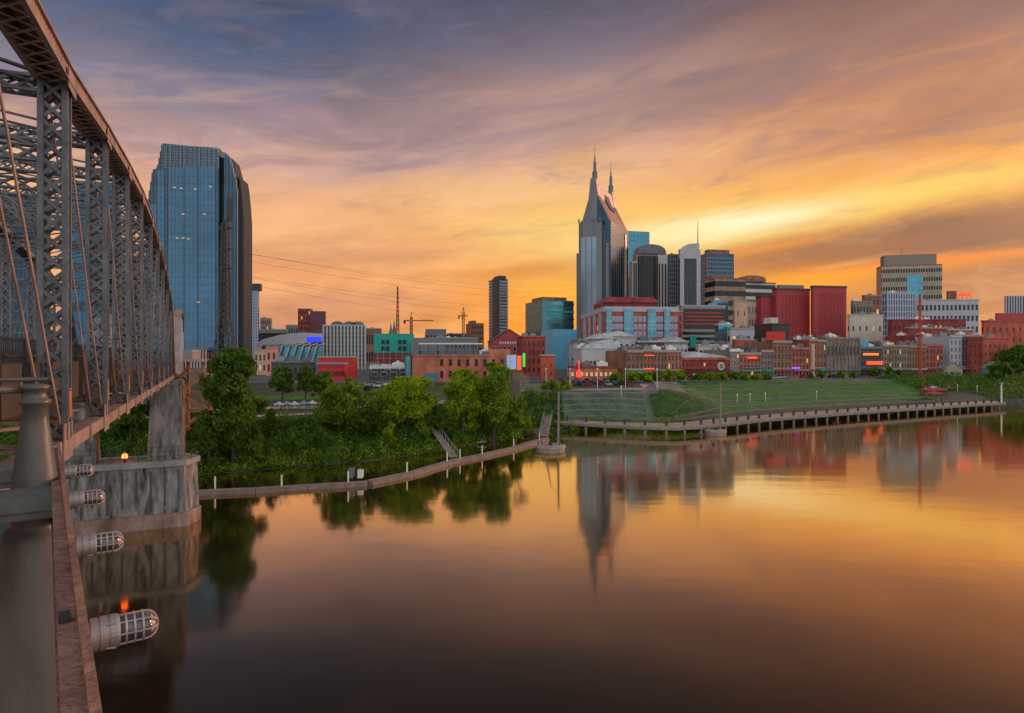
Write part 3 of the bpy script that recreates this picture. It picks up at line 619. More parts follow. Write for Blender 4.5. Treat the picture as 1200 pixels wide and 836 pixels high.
# ================================================================== MID GROUND
r,w,d,h = building('parking_garage','open deck parking garage under a black panel with red stripes','parking garage',793,799,850,358,400,10,depth=30,style='ribbon',nf=7,wall=C_conc,gl=G_black,fr=C_lav,bits=2,wh=.55,top=16)
MB().box((w*.04,-.5,h-14.5),(w,-.07,h-2)).build('black_screen', C_dark, r)
m = MB()
for i in range(4): m.box((w*.06,-.72,h-12+i*2.3),(w*.94,-.51,h-11.1+i*2.3))
m.build('red_stripes', mat('dim_red',(.40,.05,.03),.5,var=.3,scale=.3), r)
MB().box((w*.18,-.6,h-26),(w*.32,-.08,h-19)).build('mural_disc', C_teal, r)
building('low_block','small peach and blue roofed block on top edge of the parking garage','commercial building',834,836,853,352,430,10,depth=12,wall=G_sky,nb=2,nf=2,ww=.4,bits=1)
# brick hotel with blue glass bays
def bay_hotel():
    loc, th, w, d, h = bfit(681, 708, 795, 359, 360, 4); r = thing('brick_hotel','red brick hotel striped with full height pale blue glass bays','hotel',loc,th)
    hw = ZT(360,360)-G0
    MB().box((0,0,0),(w,d,hw)).build('wall', B_red, r)
    pos = [(.02,.095),(.26,.385),(.575,.69),(.80,.875)]
    for a,b_ in pos:
        MB().box((w*a,-1.3,0),(w*b_,-.01,hw-1)).build('glass_bay', G_sky, r); m = MB()
        for i in range(9): m.box((w*a,-1.45,i*hw/9),(w*b_,-1.305,i*hw/9+.3))
        m.box((w*(a+b_)/2-.15,-1.5,0),(w*(a+b_)/2+.15,-1.31,hw-1)); m.build('bay_mullions', C_white, r)
    pl = []
    segs = [(.10,.255),(.39,.57),(.695,.795),(.88,.99)]
    for f in range(6,-1,-1):
        for a,b_ in segs:
            n_ = 3 if b_-a > .14 else 2
            for i in range(n_): pl.append((w*(a+(b_-a)*(i+.5)/n_),0,3+f*(hw-7)/7,0))
    for f in range(6,3,-1):
        for i in range(6): pl.append((0,d*(i+.5)/6,3+f*(hw-7)/7,-pi/2))
    windows(r, pl, 1.9, 2.9, C_lav, mat('pink_blue_glass',(.22,.24,.36),.15,.5,var=.5,scale=.2))
    MB().box((-.3,-.35,hw-2.6),(w+.3,d+.3,hw-1.7)).box((-.15,-.2,hw-1.7),(w+.15,d+.15,hw+.3)).build('parapet', C_lav, r)
    for i in range(4): MB().box((-1.2,d*(.1+.22*i),0),(-.01,d*(.1+.22*i)+2.6,hw-3)).build('side_bay', C_lav, r)
    MB().box((w*.03,d*.15,hw+.3),(w*.80,d*.5,hw+3.5)).prism([(w*.03,hw+3.5),(w*.8,hw+3.5),(w*.72,hw+6.5),(w*.10,hw+6.5)], d*.12, d*.55).build('red_attic', B_dkred, r)
bay_hotel()
building('brick_block','red brick shoulder block of the parking garage with narrow windows','commercial building',781,783,800,365,385,6,depth=20,wall=B_red,nb=3,nf=7,ww=.35,bits=0)
# roofs behind the riverfront row
specs = [(668,672,690,402,330,'pale low building with skylights left of the white metal roofs',C_white),(700,703,745,395,310,'white metal roofed shed highest above the riverfront row',C_wroof),(690,694,722,398,300,'stepped white metal roofed shed left in the roof cluster',C_wroof),
 (745,748,778,400,310,'low dark flat roofed building with rooftop terrace behind the brick row',B_char),(776,779,806,402,320,'pale flat roofed building crowded with air handlers behind the brick row',C_wroof),(815,818,860,404,330,'white low building with roof plant right of the air handler roof',C_white),
 (852,856,905,385,360,'long low pale building with a line of louvres below the red blocks',C_lav),(838,842,858,380,370,'pale blue roof pavilion beside the louvred building',G_sky),(858,862,900,398,330,'red roofed low brick building behind the narrow white trimmed house',B_red),
 (1036,1040,1076,400,340,'grey flat roofed low building behind the sign building',C_roof),(1060,1064,1110,384,370,'low brick warehouse under the pale grid office block',B_dkred),(1100,1104,1140,386,380,'brick warehouse with pale upper strip at right',B_red)]
for i,(a,b_,c,yt,Y,lb,mt) in enumerate(specs):
    r,w,d,h = building('low_building', lb, 'commercial building', a,b_,c,yt,Y,12,depth=22,wall=mt,nb=6,nf=3,ww=.45,wh=.4,bits=5, fr=C_white if i%2 else C_beige)
    if mt is C_wroof: MB().prism([(-.5,h+.3),(w*.5,h+3),(w+.5,h+.3)], -1, 14).build('metal_roof', C_wroof, r)
building('brick_warehouse','long dark red brick warehouse with small windows below the pale grid office','warehouse',1040,1046,1132,375,400,-6,wall=B_dkred,nb=16,nf=5,ww=.35,wh=.4,lim=80,bits=5,fr=B_dkred)
building('brick_warehouse','broad red brick warehouse at the right edge behind the bushes','warehouse',1150,1153,1230,376,330,6,wall=B_red,nb=10,nf=5,ww=.25,wh=.35,fr=B_red,bits=4,ph=[(.2,.7,4,B_mar)])
building('brick_warehouse','tall plain red brick flank right of the dark fire escape building','warehouse',1128,1152,1180,396,300,10,wall=B_red,nb=5,nf=4,ww=.2,wh=.3,fr=B_red,bits=2)
# gabled maroon hall
def gabled(name, label, cat, xl,xc,xr,yt,Y,deg,depth,wall,roof,rise,nb,nf,overh=.4,fr=C_white):
    loc, th, w, d, h = bfit(xl,xc,xr,yt,Y,deg,depth); r = thing(name,label,cat,loc,th)
    MB().prism([(0,0),(w,0),(w,h),(w/2,h+rise),(0,h)], 0, d).build('wall', wall, r)
    m = MB()
    for s in (0,1):
        x0 = -overh if s == 0 else w+overh; z0 = h-overh*rise/(w/2)
        m.prism([(x0,z0+.02),(w/2,h+rise+.02),(w/2,h+rise+.35),(x0,z0+.35)], -overh, d+overh)
    m.build('roof', roof, r); pl,bw,fh = grid(w,d,h,nb,nf); windows(r,pl,bw*.45,fh*.5,fr); return r,w,d,h
r,w,d,h = gabled('music_hall','maroon gabled hall with white lettering band and dark pitched roof below the dark slender tower','hall',572,576,618,400,330,10,30,B_mar,C_dark,6,7,3)
m = MB()
for i in range(9):
    x = w*.22+i*w*.07; m.box((x,-.25,h-1.6),(x+w*.045,-.05,h-.2)); 
m.build('white_lettering', C_white, r)
building('brick_building','square red brick corner building with parapet beside the maroon gabled hall','commercial building',606,612,639,394,300,10,wall=B_dkred,nb=5,nf=4,ww=.4,wh=.5,fr=B_red,bits=2)
building('small_brick_building','orange red small block with white mark right of the green banner','commercial building',632,634,650,416,255,10,depth=10,wall=mat('orange_render',(.5,.10,.05),.7,var=.15),nb=2,nf=2,ww=.2,wh=.2,bits=0)
# teal wrapped building under construction
def teal():
    loc, th, w, d, h = bfit(437, 439, 484, 391, 330, 6, 24); r = thing('construction_building','half finished building wrapped in bright teal sheeting above bare red brick','building',loc,th)
    z = ZT(414,330)-G0; MB().box((0,0,0),(w,d,z)).build('brick_base', B_dkred, r); MB().box((-.2,-.25,z+.01),(w+.2,d+.2,h)).build('teal_sheeting', C_teal, r)
    wl = [(w*(.22+.12*i+(.2 if i>1 else 0)),-.25,z+1.4+k*3.4,0) for k in range(2) for i in range(4)]; windows(r, wl, 1.7, 1.9, C_dark)
    for i in range(6): MB().box((w*(.08+.16*i),-1.5,0),(w*(.08+.16*i)+.22,-1.28,z+2)).build('scaffold_post', C_beige, r)
    for k in range(3): MB().box((0,-1.25,1.5+k*3.2),(w,-1.05,1.7+k*3.2)).build('scaffold_rail', C_beige, r)
teal()
r,w,d,h = building('grey_building','dark grey clad building with a sloping roof right of the teal wrapped building','commercial building',478,482,524,396,300,6,depth=26,wall=C_grey,nb=2,nf=2,ww=.1,wh=.2,bits=1,cornice=False)
MB().box((w*.25,-.2,4),(w*.85,-.05,4.7)).build('white_lettering', C_white, r)
building('grey_building','stepped grey building with small windows beyond the roof terrace','commercial building',500,504,560,396,380,6,wall=C_grey,nb=12,nf=3,ww=.4,wh=.3,bits=6)
# long brick building with roof terrace
def terrace_brick():
    loc, th, w, d, h = bfit(474, 483, 598, 418, 228, 3, 26); h = 9.6; r = thing('brick_building','long orange brick riverfront building with a white canopied roof terrace, behind the bright green trees','brick building',loc,th)
    MB().box((0,0,0),(w,d,h)).build('wall', B_orange, r); MB().box((w*.78,.05,h+.01),(w,d,h+2.2)).build('raised_end', B_orange, r)
    pl = [(w*(.30+.088*i),0,z,0) for z in (5.8,1.6) for i in range(8)]; windows(r, pl, 1.1, 2.3, B_orange)
    MB().box((-.2,-.25,h-.5),(w*.78,d,h+.3)).build('parapet', B_pink, r)
    x0,x1 = w*.06,w*.72; MB().box((x0,3,h+3.9),(x1,14,h+4.4)).build('canopy', White, r)
    for i in range(8): MB().box((x0+i*(x1-x0-.3)/7,3.3,h+.3),(x0+i*(x1-x0-.3)/7+.25,3.55,h+3.9)).build('canopy_post', SteelD, r)
    m = MB(); m.box((x0,.6,h+1.2),(x1,.7,h+1.3))
    for i in range(40): x = x0+i*(x1-x0)/39; m.box((x-.03,.62,h+.3),(x+.03,.68,h+1.2))
    m.build('terrace_railing', SteelD, r); roof_bits(r, w*.9, d, h+.3, 4)
    for i in range(4): MB().tube((-1.4,2.5+i*5.5,1.0),(-1.4,2.5+i*5.5,9.2),1.6,n=14).build('glass_drum', G_sky, r)
    MB().box((w*.13,-.5,0),(w*.26,-.03,3.2)).build('blue_door', mat('blue_door_paint',(.05,.18,.30),.4,var=.1), r)
terrace_brick()
# low buildings by the park
building('low_building','low dark brown building with long grey flat roof, left behind the park trees','commercial building',316,318,368,424,270,4,depth=22,wall=B_char,nb=8,nf=1,ww=.5,bits=4,fr=C_grey)
r,w,d,h = building('red_building','bright red windowless low building with orange end','commercial building',366,373,414,418,262,4,depth=14,wall=C_red,nb=1,nf=1,ww=.01,wh=.01,bits=0)
MB().box((-.12,0,0),(-.01,d,h-.5)).build('orange_flank', mat('orange_paint',(.75,.16,.03),.5,var=.1), r)  # left end has its own orange colour
r,w,d,h = building('red_diner','small red diner with blue grey flat roof in front of the bright red building','diner',370,373,404,428,240,4,depth=9,wall=C_red,nb=9,nf=1,ww=.7,wh=.5,fr=C_red,bits=0)
MB().box((-.5,-.6,h+.3),(w+.5,d+.4,h+.9)).build('flat_roof', mat('blue_grey_roof',(.25,.30,.40),.6,var=.1), r)
building('rounded_kiosk','small coral rounded kiosk left of the low dark brown building','kiosk',310,312,324,407,300,4,depth=5,wall=mat('coral_render',(.7,.25,.2),.6,var=.15),nb=2,nf=2,ww=.4,bits=0)
building('low_building','low building foot, peach light painted on its wall, right of the blue glass tower','commercial building',296,298,312,410,320,4,depth=10,wall=C_peach,nb=3,nf=2,ww=.4,bits=1)  # peach wall colour imitates the warm light on this building
r,w,d,h = building('mural_building','low building with black and white graffiti mural canopy behind the park trees','commercial building',430,433,478,431,245,4,depth=10,wall=B_char,nb=4,nf=1,ww=.6,fr=C_white,bits=2)
m = MB(); 
for i in range(16): m.prism([(i*w/16,h-.3),((i+.8)*w/16,h-.3-random.uniform(0,.8)),((i+1)*w/16,h+1.3),((i+.3)*w/16,h+random.uniform(.6,1.5))], -.3-.02*(i%3), -.05)
m.build('graffiti_panel', White, r)
# row along the riverfront street ------------------------------------------------
ROW0 = (44.0, 246.0); RTH = R(19)
def rowt(p, off=0.):
    k = (p-CX)/F; x0 = ROW0[0]-off*sin(RTH); y0 = ROW0[1]+off*cos(RTH)
    return (k*y0-x0)/(cos(RTH)-k*sin(RTH))
def rowb(label, p0, p1, yt, wall, nb, nf, fr=C_beige, depth=18, ww=.42, wh=.6, off=0., cat='brick building', gl=G_win, bits=8, z0=.6, top=1.4, name='brick_row_building'):
    a = rowt(p0, off); b_ = rowt(p1, off); x0 = ROW0[0]-off*sin(RTH)+a*cos(RTH); y0 = ROW0[1]+off*cos(RTH)+a*sin(RTH); w = b_-a-.04
    ym = (y0+y0+w*sin(RTH))/2; h = ZT(yt, ym)-G0
    r = thing(name, label, cat, (x0,y0,G0), RTH, 'buildings along the riverfront street'); MB().box((0,0,0),(w,depth,h)).build('wall', wall, r)
    fh = (h-z0-top)/nf; bw = w/nb
    MB().box((0,-.12,z0+fh*.95),(w,-.005,z0+fh*1.07)).build('string_course', fr, r)
    pl = [((i+.5)*bw,0,z0+f*fh+fh*.2,0) for f in range(nf-1,-1,-1) for i in range(nb)]; windows(r, pl, bw*ww, fh*wh, fr, gl)
    MB().box((-.02,-.55,h-.7),(w+.02,.3,h-.35)).box((-.02,-.4,h-.35),(w+.02,.3,h+.3)).build('cornice', fr, r)
    m = MB()
    for i in range(nb*2): x = w*(i+.5)/(nb*2); m.box((x-.12,-.42,h-1.0),(x+.12,-.01,h-.71))
    m.box((0,-.06,h-.99),(w,-.005,h-.72)); m.build('dentil_course', fr, r)
    for i in range(max(1, nb//3)):
        x = w*(i+.25)/max(1, nb//3); MB().box((x,depth*.4,h-.3),(x+.9,depth*.4+.9,h+1.9)).box((x-.1,depth*.4-.1,h+1.903),(x+1.0,depth*.4+1.0,h+2.1)).build('chimney', B_dkred, r)
    sm = [C_grey, C_dark, C_teal, B_mar, C_cream, C_roof][len(label)%6]
    MB().prism([(.3,3.0),(w-.3,3.0),(w-.3,3.5),(.3,3.5)], -1.3, -.5).build('shop_canopy', sm, r)
    roof_bits(r, w, depth, h, bits); return r,w,h
neon = glow('neon_orange_red',(1,.10,.03),1.1)
def awn(r, x0, x1, z, mt, name='awning', t=.5): MB().prism([(x0,z),(x1,z),(x1,z+t),(x0,z+t)], -.9, -.14).build(name, mt, r)
r,w,h = rowb('brown brick building with white awning, leftmost of the brick row right of the white wall',734.5,754,411,B_brown,4,3); awn(r,0,w,3.9,C_white)
r,w,h = rowb('brown brick building with two glowing orange red neon bands',754,766,410,B_brown,3,3); awn(r,.2,w-.2,4.1,neon,'neon_sign'); awn(r,.2,w-.2,9.3,neon,'neon_sign',.35)
r,w,h = rowb('plain brown brick building right of the neon banded one',766,782,411,B_brown,4,3)
r,w,h = rowb('narrower reddish brown brick building with light cornice, fourth in the brick row',782,799,411,mat('brick_rose',(.40,.15,.11),.85,var=.3,scale=.5),4,3)
r,w,h = rowb('long low dark red brick building with a round pale emblem high at its right end',799,855.5,420,B_dkred,14,3,fr=B_red,depth=16,ww=.45)
MB().tube((w*.80,-.5,h-3.2),(w*.80,-.2,h-3.2),1.7,n=24).build('round_emblem', C_cream, r); MB().tube((w*.80,-.6,h-3.2),(w*.80,-.501,h-3.2),.9,n=24).build('emblem_disc', B_tan, r)
awn(r,0,w*.7,4.2,C_red,'red_sign_band',.35)
MB().prism([(-.3,h+.3),(w*.3,h+2.6),(w*.92,h+.9),(w,h+.3)], 1, 15).build('sloped_roof', C_wroof, r)
r,w,h = rowb('narrow house with white window surrounds beside the long low dark red building',855.5,866.5,410,B_grey,3,4,fr=White,ww=.5)
r,w,h = rowb('reddish building with lit red sign over pale upper floor',866.5,892,414,B_red,6,3,ww=.5); awn(r,w*.35,w*.75,8.2,neon,'neon_sign',.8); awn(r,0,w,4.2,C_grey)
r,w,h = rowb('grey stone building with tall windows left of the penthouse building',892,906,411,B_grey,4,4,ww=.5)
r,w,h = rowb('tall brick building topped by a dark penthouse with a red panel',906,928,400,B_brown,5,4,ww=.45)
MB().box((w*.05,1,h+.3),(w*.98,12,h+7)).build('penthouse', G_black, r); MB().box((-w*.3,.5,h+.3),(w*.7,.97,h+4)).build('red_panel', C_red, r); MB().box((w*.0,.6,h+7),(w*1.02,12.5,h+7.5)).build('penthouse_roof', C_dark, r); MB().box((w*.02,1.5,h+7.5),(w*.4,6,h+10)).build('stair_head', C_white, r)
r,w,h = rowb('red brick building with a violet sign at street level',928,948,408,B_red,5,4,fr=B_pink,ww=.45); awn(r,w*.0,w*.4,3.9,glow('neon_violet',(.25,.1,1),1.5),'neon_sign',.7)
r,w,h = rowb('narrow building with warm floodlit pale corner pilaster',948,958,398,B_red,2,4,ww=.35); MB().box((w*.15,-1.0,0),(w*.5,-.1,h-2)).build('pilaster', C_peach, r)  # peach colour stands in for orange light on the pilaster
r,w,h = rowb('narrow dark brown building between the floodlit one and the broad grey stone one',958,968,399,B_brown,3,4,ww=.4)
r,w,h = rowb('broad plain grey stone building with tall blind arches',968,1007,396,B_grey,9,1,fr=B_grey,ww=.5,wh=.5,z0=8)
m = MB()
for i in range(10): m.box((w*i/9.05,-.35,0),(w*i/9.05+.5,-.13,h-1.2))
m.build('pilasters', B_grey, r)
r,w,h = rowb('dark building with two stacked glowing orange red video signs',1007,1033,407,C_dark,4,3,fr=C_grey,ww=.6); awn(r,w*.15,w*.8,9.6,glow('led_orange',(1,.22,.03),1.2),'video_sign',1.0); awn(r,w*.3,w*.98,5.4,neon,'video_sign',1.6); MB().box((w*.1,2,h+.3),(w*.6,8,h+3.4)).build('roof_glazing', G_sky, r)
r,w,h = rowb('long grey brown building with rows of narrow windows right of the video signs',1033,1065,405,B_grey,11,4,fr=B_tan,ww=.4)
r,w,h = rowb('brown building behind the red mast',1065,1085,406,B_brown,6,4,fr=B_tan,ww=.4)
r,w,h = rowb('red brick building with pale cornice, right end of the riverfront row',1085,1105,404,B_red,5,4,fr=B_pink,ww=.4)
r,w,h = rowb('taller brick warehouse behind the right end of the row',1075,1114,393,B_dkred,8,5,fr=B_dkred,ww=.3,off=22)
r,w,h = rowb('grey lilac fronted building left of the fire escape building',1113,1127,394,C_lav,3,5,fr=C_lav,ww=.25,off=2)
r,w,h = rowb('dark building with pale stacked fire escape balconies',1127,1152,393,B_char,5,5,fr=C_beige,ww=.45,off=2)
for k in range(5): MB().box((w*.55,-1.6,2+k*2.9),(w*.95,-.14,2.2+k*2.9)).box((w*.55,-1.6,2.2+k*2.9),(w*.95,-1.5,3.1+k*2.9)).build('balcony', C_lav, r)
gabled('gabled_house','small pale gabled house with dark roof, left of two at the end of the street','house',1098,1106,1128,432,275,-20,12,C_beige,C_roof,2.6,3,1)
gabled('gabled_house','small pale gabled house beside the big bush at the right edge','house',1150,1158,1180,432,275,-20,12,C_lav,C_roof,2.6,3,1)
# white walled building left of the row
def white_wall():
    loc, th, w, d, h = bfit(672, 682, 733, 409, 262, 4); r = thing('white_walled_building','building with tall blank pale side wall, small windows and a purple mural edge','commercial building',loc,th)
    MB().box((0,0,0),(w,d,h)).build('wall', C_white, r)
    windows(r, [(w*(.12+.085*i),0,h-6.6,0) for i in range(5)], .8, 1.5, C_grey)
    MB().box((w*.80,-.2,0),(w*.99,-.02,h-.6)).build('mural', mat('purple_white_mural',(.42,.38,.62),.7,var=.6,scale=1.2,col2=(.75,.72,.78)), r)
    MB().box((w*.85,-.35,h-2.2),(w*.95,-.21,h-1.1)).build('red_sign', C_red, r); MB().box((-.2,-.2,h-.3),(w+.2,d,h+.25)).build('parapet', C_lav, r); roof_bits(r,w,d,h+.25,7)
    for k,(x,z,s) in enumerate(((.1,0,9),(.32,1.3,10),(.55,.6,8))): MB().prism([(w*x,h+.26),(w*x+s,h+.26),(w*x+s*.8,h+3+z),(w*x+s*.1,h+1.6+z)], 4+k, 18+k).build('sloped_skylight', C_wroof, r)
white_wall()
building('brick_building','low brick bar building with lit arched windows in front of the pale blank wall','brick building',666,668,724,430,246,2,depth=9,wall=B_orange,nb=10,nf=1,ww=.5,wh=.5,gl=LIT,fr=B_dkred,bits=3,z0=1)
r,w,d,h = building('poster_building','narrow building end covered with a faded yellow and blue poster','commercial building',664,667,683,408,285,4,depth=10,wall=mat('poster_colours',(.45,.42,.38),.7,var=.5,scale=.3,col2=(.35,.5,.65)),nb=2,nf=2,ww=.2,wh=.2,bits=0)
# ================================================================== BRIDGE
BR = math.atan(.48)
def laced(m, p, q, w, d, side, pitch=.5, leg=.07, bar=.035, faces=(0,1,2,3)):
    """box member of four corner angles with crossed lacing; side = direction of its width"""
    p = Vector(p); q = Vector(q); ax = (q-p); L = ax.length; ax.normalize(); a = Vector(side).normalized(); c = ax.cross(a).normalized()
    cs = [(-w/2,-d/2),(w/2,-d/2),(w/2,d/2),(-w/2,d/2)]
    for i,j in cs: m.beam(p+a*i+c*j, q+a*i+c*j, leg*1.5, leg, up=c)
    n = max(1, int(L/pitch)); st = L/n
    for fi in faces:
        (i0,j0),(i1,j1) = cs[fi], cs[(fi+1)%4]; nn = (a*(i0+i1)+c*(j0+j1)).normalized()
        for k in range(n):
            z0, z1 = k*st, (k+1)*st
            m.beam(p+ax*z0+a*i0+c*j0, p+ax*z1+a*i1+c*j1, bar*1.6, bar*.5, up=nn); m.beam(p+ax*z0+a*i1+c*j1+nn*.012, p+ax*z1+a*i0+c*j0+nn*.012, bar*1.6, bar*.5, up=nn)
ZB = EYE-2.26; BW = -8.8
def topz(n, tab): return EYE+tab[n]
T1 = {-3:-2.26,-2:6.0,-1:6.7,0:7.0,1:7.76,2:8.35,3:8.75,4:8.75,5:8.35,6:7.65,7:6.6,8:5.1,9:-2.26}
def sn(n): return 17.64+6.99*n
def truss_span(r, tab, s_of, near_mat, detail=True, first=None):
    ns = sorted(tab); 
    for side, x in (('near',0.0),('far',BW)):
        for a, b in zip(ns[:-1], ns[1:]):
            p = Vector((x, s_of(a), EYE+tab[a])); q = Vector((x, s_of(b), EYE+tab[b])); m = MB(); dv = (q-p).normalized(); up = Vector((1,0,0)).cross(dv)
            if up.z < 0: up = -up
            for sx in (-.29,.29): m.beam(p+Vector((sx,0,0)), q+Vector((sx,0,0)), .05, .46, up=up)
            m.beam(p+up*.255, q+up*.255, .76, .05, up=up)
            for sx in (-.34,.34): m.beam(p+Vector((sx,0,0))-up*.22, q+Vector((sx,0,0))-up*.22, .10, .035, up=up)
            L = (q-p).length; k_ = int(L/.55)
            for k in range(k_):
                u0 = p+dv*(L*k/k_)-up*.23; u1 = p+dv*(L*(k+1)/k_)-up*.23
                m.beam(u0-Vector((.29,0,0)), u1+Vector((.29,0,0)), .06, .02, up=up)
                if detail: m.beam(u0+Vector((.29,0,0))-up*.02, u1-Vector((.29,0,0))-up*.02, .06, .02, up=up)
            if detail:
                k_ = int(L/.22)
                for k in range(k_+1):
                    u0 = p+dv*(L*k/k_)+Vector((.325,0,0))
                    for e in (-.18,.18): m.tube(u0+up*e-Vector((.012,0,0)), u0+up*e+Vector((.008,0,0)), .018, n=5)
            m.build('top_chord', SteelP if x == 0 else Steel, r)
        y0, y1 = s_of(ns[0]), s_of(ns[-1])
        m = MB()
        for sx in (-.22,.22): m.box((x+sx-.03,y0,ZB-.17),(x+sx+.03,y1,ZB+.17))
        m.box((x-.25,y0,ZB+.171),(x+.25,y1,ZB+.2)); k = y0
        while detail and k < y1: m.box((x+.251,k,ZB-.24),(x+.30,k+.18,ZB+.24)); k += 3.495
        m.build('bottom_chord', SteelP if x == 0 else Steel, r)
        for i, n_ in enumerate(ns[1:-1]):
            t = EYE+tab[n_]; m = MB(); w = .46
            if detail and x == 0: laced(m, (x,s_of(n_),ZB+.2), (x,s_of(n_),t-.25), .50, w, (1,0,0), .46, .085, .05)
            else: laced(m, (x,s_of(n_),ZB+.2), (x,s_of(n_),t-.25), .46, .40, (1,0,0), .62, .08, .05)
            m.build('vertical', near_mat, r)
            if detail:
                m = MB()
                m.box((x+.262,s_of(n_)-.55,ZB-.30),(x+.29,s_of(n_)+.55,ZB+.62)); m.box((x+.352,s_of(n_)-.5,t-.42),(x+.375,s_of(n_)+.5,t+.1)); m.build('gusset_plate', SteelP if x == 0 else Steel, r)
        for a, b in zip(ns[1:-2], ns[2:-1]):
            mid = (ns[0]+ns[-1])/2
            if (a+b)/2 < mid+1.5 or not detail: pa, pb = (s_of(a), EYE+tab[a]-.2), (s_of(b), ZB+.25)
            else: pa, pb = (s_of(b), EYE+tab[b]-.2), (s_of(a), ZB+.25)
            for sx in (-.16,.16):
                m = MB(); m.beam((x+sx,pa[0],pa[1]), (x+sx,pb[0],pb[1]), .03, .11); m.build('diagonal_eyebar', SteelP if x == 0 else Steel, r)
    for i, n_ in enumerate(ns[1:-1]):
        t = EYE+tab[n_]; s = s_of(n_); m = MB()
        laced(m, (BW+.3,s,t-.35),(-.3,s,t-.35),.4,.35,(0,1,0),.5,.06,.04,(0,2,1,3) if detail else (1,3))
        if tab[n_] > 4 and detail:
            zl = t-2.0; laced(m, (BW+.3,s,zl),(-.3,s,zl),.12,.35,(0,1,0),.5,.05,.04,(1,3))
            for a,b in (((BW+.3,zl+.15),(BW/2,t-.5)),((-.3,zl+.15),(BW/2,t-.5))): m.beam((a[0],s,a[1]),(b[0],s,b[1]),.07)
            for xx,dx_ in ((BW+.3,1.9),(-.3,-1.9)): laced(m,(xx,s,zl-1.9),(xx+dx_,s,zl),.1,.2,(0,1,0),.4,.04,.03,(1,3))
        m.build('sway_frame', Steel, r)
        f = MB(); f.box((BW+.3,s-.03,EYE-1.55),(.30,s+.03,EYE-.83)); f.box((BW+.3,s-.16,EYE-1.58),(.30,s+.16,EYE-1.551)); f.box((BW+.3,s-.16,EYE-.829),(.34,s+.16,EYE-.80)); f.box((.301,s-.16,EYE-1.52),(.33,s+.16,EYE-.86))
        f.build('floor_beam', SteelO if i%2 == 0 else SteelP, r)
    for a, b in zip(ns[1:-2], ns[2:-1]):
        if not detail: continue
        pa = (s_of(a), EYE+tab[a]-.15); pb = (s_of(b), EYE+tab[b]-.15)
        for u,v in ((BW+.3,-.3),(-.3,BW+.3)):
            m = MB(); laced(m,(u,pa[0],pa[1]),(v,pb[0],pb[1]),.12,.28,(1,0,0),.55,.05,.04,(0,2)); m.build('top_lateral', Steel, r)
            m = MB(); m.beam((u,s_of(a),ZB),(v,s_of(b),ZB),.12,.10); m.build('bottom_lateral', SteelP, r)
    m = MB(); y0, y1 = s_of(ns[0]), s_of(ns[-1]); m.box((BW+.35,y0,EYE-.79),(-.36,y1,EYE-.58)); m.build('deck', C_conc, r)
    for xx in (BW+1.4,BW+3,-3,-1.4): m = MB(); m.box((xx-.1,y0,EYE-1.54),(xx+.1,y1,EYE-.80)); m.build('stringer', SteelD, r)
    for xx in (-.62, BW+.62):
        m = MB(); k = y0
        for z in (EYE-.45,EYE+.02,EYE+.42): m.box((xx-.03,y0,z-.025),(xx+.03,y1,z+.025))
        while k < y1-.1: m.box((xx-.035,k,EYE-.575),(xx+.035,k+.07,EYE+.42)); k += 2.33
        k = y0
        while detail and k < y1-.1: m.box((xx-.01,k,EYE-.45),(xx+.01,k+.02,EYE+.40)); k += .16
        m.build('railing', SteelD, r)
    k = y0+1; 
    while k < y1-2 and detail:
        MB().box((-.34,k,EYE-1.25),(-.22,k+1.5,EYE-.15)).build('fascia_panel', SteelO if int(k)%7 == 0 else mat('brown_steel',(.07,.045,.04),.6,.1,var=.3), r); k += 2.33
bridge = thing('truss_bridge','grey and pink camelback truss footbridge with laced posts, filling the left edge','bridge',(-3.73,0,0),BR)
truss_span(bridge, T1, sn, Steel)
SteelW = mat('pale_steel', (.50,.48,.50), .5, .2, var=.15, scale=.5)
span2 = thing('bridge_span','smaller pale arched truss span continuing past the stone pier','bridge span',(-3.73,0,0),BR)
T2 = {0:-2.26,1:5.2,2:6.3,3:6.5,4:6.0,5:4.2,6:-2.26}
truss_span(span2, T2, lambda n: 89+5.2*n, SteelW, detail=False)
# lookout balcony edge, part of the bridge: channel beam on a 36 degree line, brackets, tapered column
BD = Vector((-.5886,.8084,0)); BP = Vector((.8084,.5886,0)); B0 = Vector((.150,0,0))
def bpt(Y, out=0., z=0.): p = B0+BD*(Y/.8084)+BP*out; return Vector((p.x,p.y,z))
m = MB(); zt = EYE-1.17
m.beam(bpt(-2,-.04,zt-.02), bpt(8.3,-.04,zt-.02), .085, .03); m.beam(bpt(-2,-.006,zt-.2), bpt(8.3,-.006,zt-.2), .02, .33); m.beam(bpt(-2,-.04,zt-.37), bpt(8.3,-.04,zt-.37), .085, .025)
m.beam(bpt(-2,.008,zt+.012), bpt(8.3,.008,zt+.012), .035, .035); m.build('edge_channel', mat('rust_pink_steel',(.40,.185,.13),.6,.1,var=.5,scale=5,bump=.5,bscale=25,col2=(.50,.27,.20)), bridge, world=True)
for i, Y in enumerate((3.9,)):
    m = MB(); q = bpt(2.85,-.055,zt+.015); m.beam(q, q+BD*.05, .045, .04); m.build('clip', SteelD, bridge, world=True)
for Y in (5.95, 7.39):
    m = MB(); a = bpt(Y-.12,.02,EYE-1.27); b = bpt(Y-.12,-3.6,EYE-1.27); m.beam(a, b, .52, .13); m.beam(a-BD*.2-Vector((0,0,.10)), b-BD*.2-Vector((0,0,.10)), .08, .07); m.build('bracket_arm', mat('green_grey_steel',(.15,.16,.155),.6,.1,var=.25,scale=2,bump=.3), bridge, world=True)
